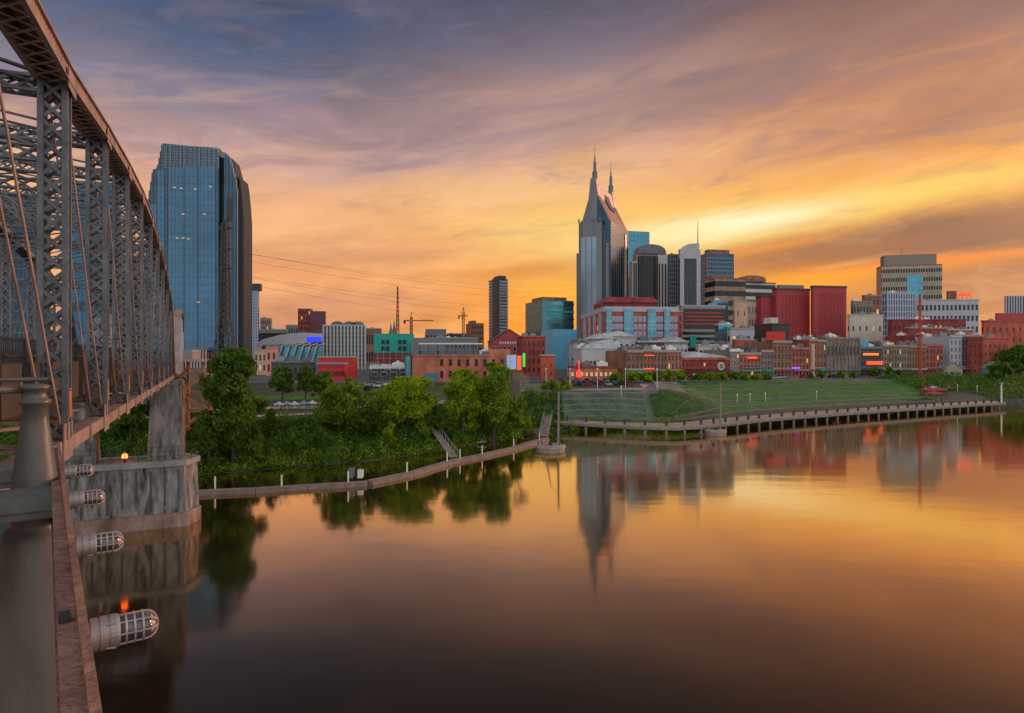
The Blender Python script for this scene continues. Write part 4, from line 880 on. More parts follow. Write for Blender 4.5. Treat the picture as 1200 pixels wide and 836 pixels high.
# tapered column
cc = (XY(41,6.05), 6.05); m = MB()
KC = 6.05/5.55; cm = mat('column_paint', (.115,.118,.115), .42, .15, var=.3, scale=1.5, stretch=(1,1,.25), bump=.08, bscale=30, col2=(.17,.15,.14))
prof = [(.36,-4.2),(.34,-3.2),(.30,-2.2),(.262,-1.78),(.245,-1.60),(.215,-1.50),(.17,-1.46),(.175,-1.44),(.195,-1.36),(.175,-1.15),(.135,-.85),(.105,-.6),(.088,-.42),(.115,-.41),(.118,-.38),(.10,-.37),(.088,-.36),(.084,-.29),(.105,-.285),(.105,-.25),(.06,-.235)]
m.lathe((cc[0],cc[1],EYE), [(r*KC,z*KC) for r,z in prof], n=40); m.build('railing_column', cm, bridge, world=True, smooth=True)
m = MB(); a = Vector((cc[0],cc[1],EYE-.31)); m.tube(a, a-BP*4, .035, n=12); a = Vector((cc[0],cc[1],EYE-.44)); 
m.build('handrail', cm, bridge, world=True, smooth=True)
m = MB(); a = bpt(8.2,-.1,EYE-.29); m.tube(a, a-BP*4, .03, n=10); m.build('handrail', cm, bridge, world=True)
# jar lamps
LG = 'jar lamps along the balcony edge'
def jar_lamp():
    t = thing('jar_lamp', '', 'lamp', (0,0,0), 0, LG)
    hous = mat('lamp_housing', (.38,.34,.34), .5, .3, var=.2, scale=6)
    AX = (1,0,0)
    MB().lathe((0,0,0), [(.07,0),(.07,.02),(.088,.022),(.088,.055),(.083,.057),(.083,.064),(.09,.066),(.09,.10),(.084,.102),(.084,.11),(.09,.112),(.09,.145),(.078,.15)], n=24, axis=AX).build('housing', hous, t, smooth=False)
    gm = mat('lamp_glass', (.10,.09,.12), .15, .0, var=.3, scale=8, spec=.8)
    pr = [(.068,.15),(.070,.20),(.069,.27)]+[(.069*cos(a),.27+.055*sin(a)) for a in (.3,.6,.9,1.2,1.5)]
    MB().lathe((0,0,0), pr, n=20, axis=AX).build('glass_jar', gm, t, smooth=True)
    g = MB()
    for s in (.152,.185,.225,.265):
        g.lathe((0,0,0), [(.074,s-.005),(.084,s-.005),(.084,s+.005),(.074,s+.005),(.074,s-.005)], n=24, axis=AX)
    for i in range(8):
        a = 2*pi*i/8; c, s = cos(a), sin(a); g.beam((.15,c*.079,s*.079),(.28,c*.079,s*.079),.008,.008)
        pa = (.28,c*.079,s*.079)
        for k in range(1,6):
            b = k/5*pi/2*.96; pb = (.28+.062*sin(b), c*.079*cos(b), s*.079*cos(b)); g.beam(pa,pb,.008,.008); pa = pb
    g.build('wire_guard', mat('guard_metal',(.50,.40,.38),.45,.3,var=.2,scale=8), t)
    pk = mat('lamp_tip', (.55,.36,.34), .4, var=.1); MB().lathe((0,0,0), [(.058,.292),(.050,.312),(.032,.327),(.010,.334)], n=16, axis=AX).build('end_dome', pk, t, smooth=True)
    m = MB()
    for i in range(4): a = 2*pi*(i+.5)/4; m.tube((.09,.088*cos(a),.088*sin(a)),(.135,.096*cos(a),.096*sin(a)),.006,n=6)
    m.build('screw', hous, t)
    m = MB(); m.box((-.01,-.03,-.14),(.02,.03,-.04)); m.build('mounting_tab', hous, t); return t
j0 = jar_lamp(); perp = atan2(BP.y, BP.x)
lab = ['caged jar lamp on balcony edge, nearest and largest of the four','caged jar lamp on balcony edge, second nearest of the four','caged jar lamp at the end of the grey green bracket arm','caged jar lamp in front of the pier top, farthest and smallest of the four']
for i, Y in enumerate((3.05,4.49,5.95,7.39)):
    t = j0 if i == 0 else copy_tree(j0); p = bpt(Y,.03,EYE-1.345); t.location = p; t.rotation_euler = (0,0,perp); t['label'] = lab[i]
    t.scale = (.9,.9,.9)
# ---------------- stone pier
pier = thing('stone_pier','stained concrete river pier with two tapering columns under the truss end','bridge pier',(-3.73,0,0),BR)
st = mat('stained_concrete', (.15,.15,.165), .85, var=.8, scale=.9, stretch=(1.8,1.8,.45), bump=.8, bscale=2.5, col2=(.36,.34,.34))
rustc = mat('rusty_concrete', (.30,.17,.13), .9, var=.5, scale=.6, stretch=(1,1,.4), bump=.5, bscale=3, col2=(.42,.30,.26))
ps = 77.5; hw = 2.6
def ring(x0, x1, y0, y1, c): return [(x0,y0),(x1,y0),(x1+c,(y0+y1)/2),(x1,y1),(x0,y1),(x0-c,(y0+y1)/2)]
MB().plan(ring(-10.4,1.5,ps-hw,ps+hw,1.3),1.5,6.4,top=.975).build('pier_body', st, pier)
MB().plan(ring(-10.6,1.7,ps-hw-.25,ps+hw+.25,1.3),-3,1.49).build('pier_footing', rustc, pier)
MB().plan(ring(-10.55,1.62,ps-hw-.2,ps+hw+.2,1.3),6.41,7.0).build('pier_cap', C_conc, pier)
for x, w in ((-.4,1.75),(BW+.4,1.75)):
    MB().plan([(x-w,ps-1.5),(x+w,ps-1.5),(x+w,ps+1.5),(x-w,ps+1.5)],7.01,14.9,top=.80).box((x-1.7,ps-1.5,14.901),(x+1.7,ps+1.5,15.45)).build('column', st, pier)
MB().box((BW+2,ps-.5,12.9),(-2.2,ps+.5,14.2)).build('cross_wall', st, pier)
for x in (-.4,BW+.4): MB().box((x+1.6,ps-.5,7.01),(x+1.85,ps-.25,15.0)).build('down_pipe', SteelO, pier)
for i in range(9): MB().box((-9.6+i*1.3,ps-hw-.06,1.8+(i%3)*.5),(-9.45+i*1.3,ps-hw+.1,6.0)).build('stain_groove', mat('dark_stain',(.09,.09,.10),.9,var=.3), pier)
m = MB()
for z in (7.5,8.0,8.5): m.box((-11.5,ps-hw+.06,z-.02),(2.1,ps-hw+.1,z+.02)); m.box((2.62,ps-.9,z-.02),(2.66,ps+1.5,z+.02)); m.beam((2.08,ps-hw+.08,z),(2.64,ps-.9,z),.05)
for i in range(12): m.box((-11.5+i*1.23,ps-hw+.05,7.0),(-11.44+i*1.23,ps-hw+.11,8.55))
m.build('pier_railing', SteelD, pier)
nl = thing('marker_light','small glowing orange marker light on the stone pier top','light',tuple(Matrix.Translation((-3.73,0,0))@Matrix.Rotation(BR,4,'Z')@Vector((-4.1,ps-hw+.45,7.0))),BR)
MB().box((-.1,-.1,0),(.1,.1,.5)).build('stand', SteelD, nl); MB().lathe((0,0,.5),[(.26,0),(.28,.2),(.2,.42),(.05,.52)],n=14).build('lens', glow('marker_orange',(1,.14,.02),6), nl)
# ---------------- stair tower beyond the pier
def bw(x, s, z): 
    v = Matrix.Translation((-3.73,0,0))@Matrix.Rotation(BR,4,'Z')@Vector((x,s,z)); return v
stt = thing('stair_tower','steel stair tower coloured as orange lit, with arched brace beside the large dark tree','stair tower',(XY(229,106),106,6.5),BR*.4)  # orange light on the stair steel is painted as its colour
m = MB()
for x in (-1.7,1.7):
    for y in (-2,2): m = MB(); m.box((x-.22,y-.22,-1),(x+.22,y+.22,10.6)); m.build('post', SteelO, stt)
for z in (2.5,5.5,8.6): MB().box((-2.0,-2.3,z),(2.0,2.3,z+.22)).build('landing', SteelO, stt)
MB().box((-3.4,-2.6,10.65),(4.0,2.6,11.1)).build('top_landing', C_peach, stt); MB().box((-3.2,-2.4,11.12),(.2,2.4,12.6)).build('stair_head', C_conc, stt)
m = MB()
for k in range(8):
    a = pi*k/8; b = pi*(k+1)/8; m.beam((-1.6*cos(a),-2.35,7.6+1.9*sin(a)),(-1.6*cos(b),-2.35,7.6+1.9*sin(b)),.28)
m.build('arched_brace', SteelO, stt)
for z0,sgn in ((-.5,1),(2.7,-1),(5.7,1)):
    m = MB(); m.beam((-1.5*sgn,-1.9,z0),(1.5*sgn,-1.9,z0+3),.12,.4)
    for k in range(10): f = k/10; m.box((-1.5*sgn+3*sgn*f-.25,-1.9,z0+3*f),(-1.5*sgn+3*sgn*f+.25,-.6,z0+3*f+.06))
    m.build('stair_flight', SteelO, stt)
m = MB()
for z in (11.7,12.1): m.box((.25,-2.55,z),(4.0,-2.5,z+.06))
for i in range(10): m.box((.25+i*.41,-2.55,11.12),(.29+i*.41,-2.5,12.15))
m.build('railing', SteelO, stt)
# ================================================================== TREES
def tree(label, px, Y, wpx, ytop, ybase, lm, name='riverbank_tree', n=9000, size=.34, seed=0, group='trees along the riverbank', lobes=9, zb=None, low=.25, dens=1.0, bark=None, cat='tree'):
    rs = np.random.default_rng(seed+100); X = XY(px,Y); zt = ZT(ytop,Y); z0 = max(.1, H(X,Y)-.2) if zb is None else zb
    w = wpx/F*Y; h = zt-z0; t = thing(name, label, cat, (X,Y,z0), 0, group); rw = w/2
    tb = MB(); r0 = max(.12, h*.028); cols = []
    tb.tube((0,0,-1),(.1*rw,0,h*.45),r0,r0*.6,9); tb.tube((.1*rw,0,h*.45),(0,.1*rw,h*.8),r0*.6,r0*.15,7)
    cen = []
    for i in range(lobes):
        a = 2*pi*i/lobes*2.4+rs.uniform(0,.8); f = (i+.5)/lobes; zz = h*(low+.10+(.86-low)*f); rad = rw*(.64*(1-abs(f-.38)**1.5*1.15))*rs.uniform(.55,1.05)
        c = np.array([cos(a)*rad, sin(a)*rad, zz]); cen.append((c, rw*rs.uniform(.30,.46)*(1-.25*f)))
        tb.tube((.05*rw,0,h*(.25+.35*f)), tuple(c), r0*.32, r0*.06, 6)
    cen.append((np.array([0,0,h*.62]), rw*.5)); cen.append((np.array([rs.uniform(-.2,.2)*rw,0,h*.86]), min(rw*.38,h*.14)))
    tb.build('trunk', bark or Bark, t)
    P = []
    for c, rr in cen:
        k = int(n*dens*(rr**2)/sum(q[1]**2 for q in cen)); nb = max(4, k//55)
        d = rs.normal(size=(nb,3)); d /= np.linalg.norm(d,axis=1)[:,None]; cc_ = c+d*rr*np.array([1,1,min(1.0,h/w)])*rs.uniform(.35,1.08,(nb,1))
        q = cc_[rs.integers(0,nb,k)]+rs.normal(size=(k,3))*rr*.20*np.array([1,1,.8]); P.append(q)
    P = np.concatenate(P); P[:,2] = np.clip(P[:,2], h*low*.5, h*1.01)
    V, Q = leaves(P, size); fast_mesh('crown', V, Q, lm, t); return t
tree('large dense dark green tree beside the stair tower, tallest on the bank',273,102,84,410,535,L_dark,n=34000,size=.30,seed=1,lobes=18,low=.02)
tree('low dark shrubby tree at left foot of the large dense tree',243,99,40,478,540,L_dark,n=8000,size=.28,seed=2,low=.0)
tree('feathery olive tree between the large dark tree and the yellow green trees',405,117,74,444,523,L_mid,n=14000,size=.24,seed=3,lobes=10,dens=.8,low=.2)
tree('small pointed dark tree beside the park path left of the feathery tree',318,112,24,478,515,L_dark,n=2500,size=.24,seed=4,low=.05)
tree('broad bright yellow green tree left of the blue door',476,124,92,443,522,L_light,n=24000,size=.29,seed=5,lobes=12,low=.05)
tree('tall bright green tree in front of the orange brick building, left half of a pair',541,130,66,434,522,L_light,n=19000,size=.29,seed=6,lobes=11,low=.05)
tree('tall mid green tree in front of the orange brick building, right half of a pair',578,133,72,427,518,L_mid,n=21000,size=.29,seed=7,lobes=12,low=.05)
tree('round low green bush tree under the mid green tree near the gangway',603,136,32,470,512,L_mid,n=5000,size=.27,seed=8,low=.0)
tree('dark drooping tree on the bank between feathery and yellow green trees',440,119,46,470,528,L_dark,n=8000,size=.27,seed=9,low=.0)
tree('dark leaved tree on the bank below the yellow green tree',510,126,44,475,524,L_dark,n=7000,size=.27,seed=10,low=.0)  # drawn in the dark leaf colour
tree('dusky round park tree beyond the lawn, nearest the big dark tree',330,158,40,427,466,L_dark,n=4500,size=.33,seed=11,group='park trees before the red buildings')
tree('dusky round park tree beyond the lawn, second from the big dark tree',357,160,34,430,466,L_dark,n=4500,size=.33,seed=12,group='park trees before the red buildings')
tree('dusky low park tree in front of the red diner',380,162,34,436,466,L_mid,n=4000,size=.33,seed=13,group='park trees before the red buildings')
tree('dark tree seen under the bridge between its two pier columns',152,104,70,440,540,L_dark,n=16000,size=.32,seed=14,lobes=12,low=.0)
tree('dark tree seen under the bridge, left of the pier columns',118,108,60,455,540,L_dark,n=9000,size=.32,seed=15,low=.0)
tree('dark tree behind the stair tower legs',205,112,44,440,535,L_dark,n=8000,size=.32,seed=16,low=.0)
tree('large dark spreading tree at the right edge above the bank',1190,295,56,404,440,L_dark,n=6000,size=.6,seed=17,zb=8.9,low=.02)
tree('dark bushy tree low at the right edge beside the pale gabled house',1172,270,34,424,446,L_dark,n=3500,size=.5,seed=18,zb=8.6,low=.0)
# bare tree
def bare(px, Y, ytop, ybase):
    X = XY(px,Y); z0 = ZT(ybase,Y); h = ZT(ytop,Y)-z0; t = thing('bare_tree','leafless pale branched tree right of the green pair','tree',(X,Y,z0)); m = MB(); tr = MB(); tr.tube((0,0,-1),(.1,0,h*.4),.2,.13,8); tr.build('trunk', Pale_bark, t)
    def br(p, d, L, r, k):
        q = p+d*L; m.tube(p,q,r,r*.6,5,cap=False)
        if k == 0: return
        for _ in range(4 if k>2 else 3):
            nd_ = (d+Vector((random.uniform(-.75,.75),random.uniform(-.75,.75),random.uniform(-.1,.5)))).normalized(); br(p+d*L*random.uniform(.55,1), nd_, L*.72, r*.6, k-1)
    br(Vector((.1,0,h*.35)), Vector((0,0,1)), h*.26, .13, 5); m.build('branches', Pale_bark, t)
bare(604,139,436,512)
for i,(px,Y,wp,yt) in enumerate([(722,215,27,437),(739,220,26,435),(753,224,24,436),(767,227,24,435),(781,230,24,434),(795,232,22,434),(818,236,18,438),(832,238,20,437),(846,240,20,437),(860,242,19,437),(873,244,18,438),(886,246,17,439),(898,248,16,439)]):
    tree('small round street tree in row before the brick buildings, %s from the left'%ORD[i],px,Y,wp,yt,452,L_light if i%3 else L_mid,name='street_tree',n=2600,size=.42,seed=30+i,group='street trees before the brick row',zb=G0,low=.15,lobes=6)
for i,(px,Y,wp,yt) in enumerate([(648,172,34,447),(662,176,28,448),(640,178,16,450)]):
    tree(['wide low tree beside the parking lot, largest of three','low tree beside the parking lot, middle of three','low tree beside the parking lot, smallest of three'][i],px,Y,wp,yt,460,L_mid,name='street_tree',n=2400,size=.32,seed=50+i,group='trees beside the parking lot',zb=8.7,low=.05,lobes=6)
for i,(px,Y,wp,yt) in enumerate([(950,252,9,437),(962,254,11,436),(985,256,12,435),(1000,258,11,436),(1024,262,16,431),(1042,264,16,430),(1052,266,11,434)]):
    tree('small dark street tree before the grey stone and sign buildings, %s from the left'%ORD[i],px,Y,wp,yt,445,L_dark if i>3 else L_mid,name='street_tree',n=1200,size=.42,seed=60+i,group='street trees before the sign buildings',zb=G0,low=.15,lobes=6)
# undergrowth covering the bank
def cover(name, n, fx, size, lm, hh):
    P = []
    while len(P) < n:
        X, Y = fx(); z = H(X,Y)
        b = .5+.5*sin(X*.9+1.3*sin(Y*.5))*sin(Y*.8+X*.23)
        c = .5+.5*sin(X*.31+2*sin(Y*.17)); P.append((X, Y, z+abs(random.gauss(0,1))*hh*(.2+1.3*b*b+.6*c)))
    V, Q = leaves(np.array(P), size); return tag(fast_mesh(name, V, Q, lm), kind='stuff')
def fxL():
    X = random.uniform(-110,13); return X, Ys(X)+random.uniform(.3,19 if X < -10 else 14)
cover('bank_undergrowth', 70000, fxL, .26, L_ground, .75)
def fxL2():
    X = random.uniform(-60,10); return X, Ys(X)+abs(random.gauss(0,6))+.2
cover('bank_weeds', 16000, fxL2, .22, L_light, .6)
def fxM(): X = random.uniform(14,46); return X, Ys(X)-1.5+abs(random.gauss(0,2.2))
cover('waterside_bushes', 9000, fxM, .24, L_mid, .6)
def fxR():
    X = random.uniform(150,330); return X, Ys(X)+random.uniform(3,45) if X > 174 else Ys(X)+random.uniform(14,48)
cover('slope_bushes', 22000, fxR, .42, L_ground, 1.0)
def fxG(): X = random.uniform(45,152); return X, Ys(X)+random.uniform(8,60)
# ================================================================== WATERFRONT
DK = [(3,160),(14,155.5),(24,150),(31,146.5),(37,145),(44,148),(53,155),(66,165),(81,174),(100,185),(119,195),(145,209),(172,223)]
def dseg(): return list(zip(DK[:-1], DK[1:]))
dock = thing('river_boardwalk','long timber boardwalk on dark piles curving along the waterfront to the right','boardwalk',(3,160,0))
m = MB(); fa = MB(); wd = 4.2; offs = []
for i,(x,y) in enumerate(DK):
    a = DK[max(0,i-1)]; b = DK[min(len(DK)-1,i+1)]; d = Vector((b[0]-a[0],b[1]-a[1],0)).normalized(); nn = Vector((-d.y,d.x,0)); offs.append((Vector((x,y,0)), nn))
for (p,n0),(q,n1) in zip(offs[:-1],offs[1:]):
    w0 = wd if p.x < 30 else 6.5; w1 = wd if q.x < 30 else 6.5; z0,z1 = 1.85,2.2
    c = [p,q,q+n1*w1,p+n0*w0]; m.add([(v.x,v.y,z0) for v in c]+[(v.x,v.y,z1) for v in c],[(0,3,2,1),(4,5,6,7),(0,1,5,4),(2,3,7,6)])
    fa.beam((p.x,p.y,1.55),(q.x,q.y,1.55),.3,.6)
W(dock, m, 'deck', mat('pale_deck',(.36,.27,.24),.85,var=.2,scale=.4,bump=.2)); W(dock, fa, 'edge_beam', Wood)
Ls = []; 
for (p,_),(q,_) in zip(offs[:-1],offs[1:]): Ls.append((p,q,(q-p).length))
tot = sum(l for *_,l in Ls)
def dpt(s):
    for p,q,l in Ls:
        if s <= l: return p+(q-p)*(s/l), (q-p).normalized()
        s -= l
    return Ls[-1][1], (Ls[-1][1]-Ls[-1][0]).normalized()
post = None; pile = None
n_ = 40
for i in range(n_):
    p, d = dpt(tot*(i+.3)/n_); nn = Vector((-d.y,d.x,0)); v = p+nn*.4-Vector((3,160,0))
    if post is None: 
        post = MB().box((-.22,-.22,2.2),(.22,.22,3.15)).box((-.28,-.28,3.15),(.28,.28,3.3)).build('dock_post', SteelD, dock); post.location = (v.x,v.y,0)
        pile = MB().tube((0,0,-3),(0,0,1.84),.32,n=10).build('pile', Wood, dock); pile.location = (v.x,v.y,0)
    else: inst('dock_post', post.data, dock, (v.x,v.y,0)); inst('pile', pile.data, dock, (v.x,v.y,0))
m = MB()
for z in (2.6,3.0):
    for (p,_),(q,_) in zip(offs[:-1],offs[1:]): m.beam((p.x,p.y+.4,z),(q.x,q.y+.4,z),.05)
W(dock, m, 'rope_rail', SteelD)
bl = None; LB = 'small white lamps on the lawn'
# terrace walls (follow the street direction)
def wallstrip(name, label, pts, h, t, mt, group):
    o = thing(name, label, 'wall', (pts[0][0],pts[0][1],0), 0, group); m = MB()
    for (a,b) in zip(pts[:-1],pts[1:]):
        za, zb = H(*a), H(*b); m.add([(a[0],a[1],za-.8),(b[0],b[1],zb-.8),(b[0],b[1],zb+h),(a[0],a[1],za+h),(a[0],a[1]+t,za-.8),(b[0],b[1]+t,zb-.8),(b[0],b[1]+t,zb+h),(a[0],a[1]+t,za+h)],[(0,1,2,3),(3,2,6,7),(4,7,6,5),(0,3,7,4),(1,5,6,2),(0,4,5,1)])
    W(o, m, 'stone_course', mt); return o
tg = ['lowest','second lowest','third','fourth','second highest','highest']
for k in range(6):
    f = [.10,.22,.35,.50,.66,.82][k]; pts = []
    for X in range(42,150,6): s = Ys(X); pts.append((X, s+(Ye(X)-s)*f))
    wallstrip('terrace_wall','low stone terrace wall across the green lawn, %s of six steps'%tg[k], pts, (.38 if k < 3 else .24), (1.3 if k < 3 else .7), Stone, 'stone steps across the lawn')
tg = ['lowest','second lowest','third','fourth','fifth','second highest','highest']
for k in range(7):
    f = .22+.12*k; pts = []
    for X in range(5,36,3): s = Ys(X); pts.append((X+.001, s+(Ye(X)-s)*f))
    wallstrip('terrace_seat','grey stone seating step of the left terrace beside the bare tree, %s of seven'%tg[k], pts, .34, .9, mat('grey_green_stone',(.17,.19,.16),.9,var=.3,scale=.8,bump=.3), 'seating steps of the left terrace')
for i in range(4):
    X = 42+i*2.2; wallstrip('stair_slab','pale slab of the broad stairway between the two terraces, %s from the bottom'%ORD[i], [(X,186+i*11),(X+9,189+i*11)], .5, 3.0, mat('pale_slab',(.32,.27,.25),.85,var=.2), 'slabs of the broad stairway')
# street in front of the row: sheets above the ground
def sheet(name, off0, off1, z, mt, t0=-60, t1=175):
    m = MB(); c, s = cos(RTH), sin(RTH); P = lambda t,o: (ROW0[0]+t*c-o*s, ROW0[1]+t*s+o*c, z)
    m.add([P(t0,off0),P(t1,off0),P(t1,off1),P(t0,off1)],[(0,1,2,3)]); return tag(m.build(name, mt), kind='structure')
sheet('street', -12, -4, G0+.05, Asph); 
m = MB(); c_, s_ = cos(RTH), sin(RTH)
def slab(name, o0, o1, z0, z1, mt, t0, t1):
    P = lambda t,o,z: (ROW0[0]+t*c_-o*s_, ROW0[1]+t*s_+o*c_, z); m = MB(); q = [(t0,o0),(t1,o0),(t1,o1),(t0,o1)]
    m.add([P(t,o,z0) for t,o in q]+[P(t,o,z1) for t,o in q],[(0,3,2,1),(4,5,6,7),(0,1,5,4),(1,2,6,5),(2,3,7,6),(3,0,4,7)]); return tag(m.build(name, mt), kind='structure')
slab('pavement', -3.9, -.15, G0-.5, G0+.17, Pave, -8, 175); slab('riverside_pavement', -16, -12.1, G0-.5, G0+.17, Pave, -8, 120)
tag((lambda m: m.build('parking_lot', Asph))(MB().add([(8,185,G0+.05),(38,185,G0+.05),(46,238,G0+.05),(12,240,G0+.05)],[(0,1,2,3)])), kind='structure')
def draped(name, cl, w, mt):
    m = MB(); V = []
    for (a,b) in zip(cl[:-1],cl[1:]):
        for k in range(12):
            f = k/12; V.append((a[0]+(b[0]-a[0])*f, a[1]+(b[1]-a[1])*f))
    V.append(cl[-1]); 
    for x,y in V: 
        for o in (0,w/2,w): m.v.append((x,y+o,H(x,y+o)+.12))
    for i in range(len(V)-1):
        for o in (0,1): m.f.append((3*i+o,3*i+3+o,3*i+4+o,3*i+1+o)); m.mi.append(0)
    return tag(m.build(name, mt), kind='structure')
pinkp = mat('pink_paving',(.46,.30,.25),.9,var=.2,scale=.2)
draped('park_path', [(-75,118),(-50,122),(-30,134),(-12,146)], 4.5, pinkp); draped('park_plaza', [(-75,136),(-38,142),(-14,160)], 9, mat('park_paving',(.30,.24,.22),.9,var=.3,scale=.15))
draped('park_lawn', [(-75,160),(-20,176)], 14, Grass)
tag((lambda m: m.build('plaza', mat('plaza_paving',(.40,.28,.25),.9,var=.2,scale=.2)))(MB().add([(2,168,G0+.04),(36,176,G0+.04),(44,206,G0+.04),(39,212,G0+.04),(33,182,G0+.04),(2,174,G0+.04)],[(0,1,4,5),(1,2,3,4)])), kind='structure')
# floating debris boom
def pxw(px, py, z=0.): Y = F*(EYE-z)/(py-HZ); return Vector((XY(px,Y),Y,z))
def boom(label, pts, w, posts):
    a = pxw(*pts[0]); t = thing('floating_boom', label, 'pontoon', tuple(a)); m = MB()
    for p,q in zip(pts[:-1],pts[1:]):
        u,v = pxw(*p),pxw(*q); m.beam((u.x,u.y,.1),(v.x,v.y,.1),w,.75); m.beam((u.x,u.y,.52),(v.x,v.y,.52),w*.8,.09)
    W(t, m, 'pontoon', mat('boom_brown',(.26,.19,.165),.85,var=.3,scale=.7,bump=.3))
    for i,(x,y) in enumerate(posts):
        u = pxw(x,y); m = MB(); m.tube((u.x,u.y,.3),(u.x,u.y,2.1),.11,n=8); W(t, m, 'white_post', White)
boom('brown floating boom reaching from the pier, with two white posts', [(232,580),(300,577),(380,572),(430,569)], 1.5, [(252,577),(330,575),(408,570)])
boom('longer brown floating boom bending away toward the gangway, five white posts', [(433,568),(480,558),(530,543),(560,537),(600,528),(640,516)], 1.6, [(477,558),(524,545),(539,541),(565,536),(602,527),(632,519)])
e = pxw(418,565); t = thing('pump_unit','small grey framed machine standing on the first floating boom','machine',(e.x,e.y,.6)); m = MB(); m.box((-1.1,-.4,0),(-.4,.4,1.5)); m.build('cabinet', C_grey, t); m = MB(); m.box((.2,-.4,0),(.9,.4,1.2)); m.build('tank', White, t)
m = MB(); m.beam((-1.2,0,.1),(1.1,0,.1),.15); m.beam((-1.1,0,1.6),(1.0,0,1.3),.12); m.beam((-.3,0,.2),(.9,0,1.4),.08); m.build('frame', SteelD, t)
# gangway
def gang(label, a, b, w=1.4, za=4.0, zb=.6):
    u, v = Vector(a), Vector(b); t = thing('gangway', label, 'gangway', (u.x,u.y,0)); m = MB(); d = (v-u).normalized(); n0 = Vector((-d.y,d.x,0)).normalized()
    m.beam((u.x,u.y,za),(v.x,v.y,zb),w,.15); W(t, m, 'walkway', Wood)
    for s in (-1,1):
        m = MB(); o = n0*w/2*s; A = Vector((u.x,u.y,za))+o; B = Vector((v.x,v.y,zb))+o; up = Vector((0,0,1.1)); m.beam(A+up,B+up,.08); 
        for k in range(9):
            p = A+(B-A)*k/8; m.beam(p,p+up,.06)
            if k < 8: m.beam(p, A+(B-A)*(k+1)/8+up, .05)
        W(t, m, 'truss_rail', mat('grey_alu',(.40,.38,.36),.5,.3,var=.2), )
p1 = pxw(531,541); p0 = pxw(511,527); gang('leaning timber gangway below the green pair of trees', (p0.x-1.5,p0.y+5,0), (p1.x,p1.y+1,0))
p1 = pxw(633,516); gang('pale metal gangway from the boardwalk down to the boom end', (9,158,0), (p1.x+.8,p1.y+1.5,0), 2.0, 3.6, .7)
def drift(): 
    p = pxw(622,510); t = thing('driftwood_pile','pale tangled driftwood heap beside the gangway foot','driftwood',(p.x,p.y,0)); m = MB()
    for _ in range(45): 
        c = Vector((random.gauss(0,1.6),random.gauss(2,1.5),random.uniform(.2,1.4))); d = Vector((random.uniform(-1,1),random.uniform(-1,1),random.uniform(-.4,.5)))*random.uniform(.8,2); m.tube(c-d,c+d,.12,.05,5)
    m.build('branches', Pale_bark, t)
drift()
for i,(px,py) in enumerate([(404,538),(425,536),(440,533),(455,532),(560,522),(580,519)]):
    p = pxw(px,py); t = thing('drift_log','bleached log at the water edge, %s from the left'%ORD[i],'log',(p.x,p.y+1,.3),random.uniform(-.3,.5),'bleached logs at the water edge'); m = MB(); m.tube((-1.6,0,0),(1.7,.2,.25),.17,.1,7); m.build('trunk', Pale_bark, t); m = MB(); m.tube((.3,0,.1),(.9,.3,.8),.07,.03,5); m.build('branch', Pale_bark, t)
# mooring dolphins
def dolphin(label, px, py, r, hm, lean=True):
    p = pxw(px,py); t = thing('mooring_platform', label, 'mooring platform', (p.x,p.y,0))
    MB().lathe((0,0,-1),[(r,0),(r*1.02,1.4),(r*1.08,1.5),(r*1.08,2.0),(r*.98,2.1)],n=28).build('round_base', mat('pinkish_concrete',(.36,.27,.24),.85,var=.25,scale=.6,bump=.3), t)
    MB().tube((r*.55,.2,1.1),(r*.6,.2,hm),.24,.17,10).box((r*.45,0,hm),(r*.75,.4,hm+.15)).build('mast', Wood, t)
    if lean: MB().tube((-r*.35,0,1.1),(r*.05,.3,hm*.62),.14,.1,8).build('leaning_pole', Wood, t); MB().tube((r*.02,.3,hm*.60),(r*.58,.2,hm*.8),.05,.05,6).build('stay', SteelD, t)
    m = MB()
    for i in range(8): a = 2*pi*i/8; m.tube((r*.85*cos(a),r*.85*sin(a),1.1),(r*.85*cos(a),r*.85*sin(a),1.7),.08,n=6)
    m.box((-.4,-.3,1.1),(.4,.3,1.5)); m.build('cleats', SteelD, t)
dolphin('round mooring platform with mast and leaning pole beside the gangway', 645, 528, 2.7, 11.0)
dolphin('round mooring platform with single thin mast off the boardwalk', 838, 509, 2.3, 11.5, False)
t = thing('mast_post','white post with small cap at the right end of the boardwalk','post',(169,221,2.2)); MB().tube((0,0,0),(0,0,6.4),.3,.22,10).build('shaft', White, t); MB().box((-.5,-.5,6.4),(.5,.5,6.8)).build('cap', C_conc, t)
# ================================================================== MASTS, CRANES, PYLON, LINES
def lattice(m, x0, y0, z0, z1, w0, w1, n, bar=.12):
    for k in range(n):
        a, b = k/n, (k+1)/n; wa_, wb = w0+(w1-w0)*a, w0+(w1-w0)*b; za, zb = z0+(z1-z0)*a, z0+(z1-z0)*b
        for i in range(4):
            s = [(-1,-1),(1,-1),(1,1),(-1,1)]; i2 = (i+1)%4
            A = (x0+s[i][0]*wa_/2,y0+s[i][1]*wa_/2,za); B = (x0+s[i][0]*wb/2,y0+s[i][1]*wb/2,zb); C2 = (x0+s[i2][0]*wb/2,y0+s[i2][1]*wb/2,zb); D2 = (x0+s[i2][0]*wa_/2,y0+s[i2][1]*wa_/2,za)
            m.beam(A,B,bar*1.5); m.beam(A,C2,bar); m.beam(D2,B,bar); m.beam(B,C2,bar)
PY = 205
t = thing('power_pylon','dark lattice power pylon rising in front of the big blue glass tower','pylon',(XY(264,PY),PY,G0)); hp = ZT(262,PY)-G0
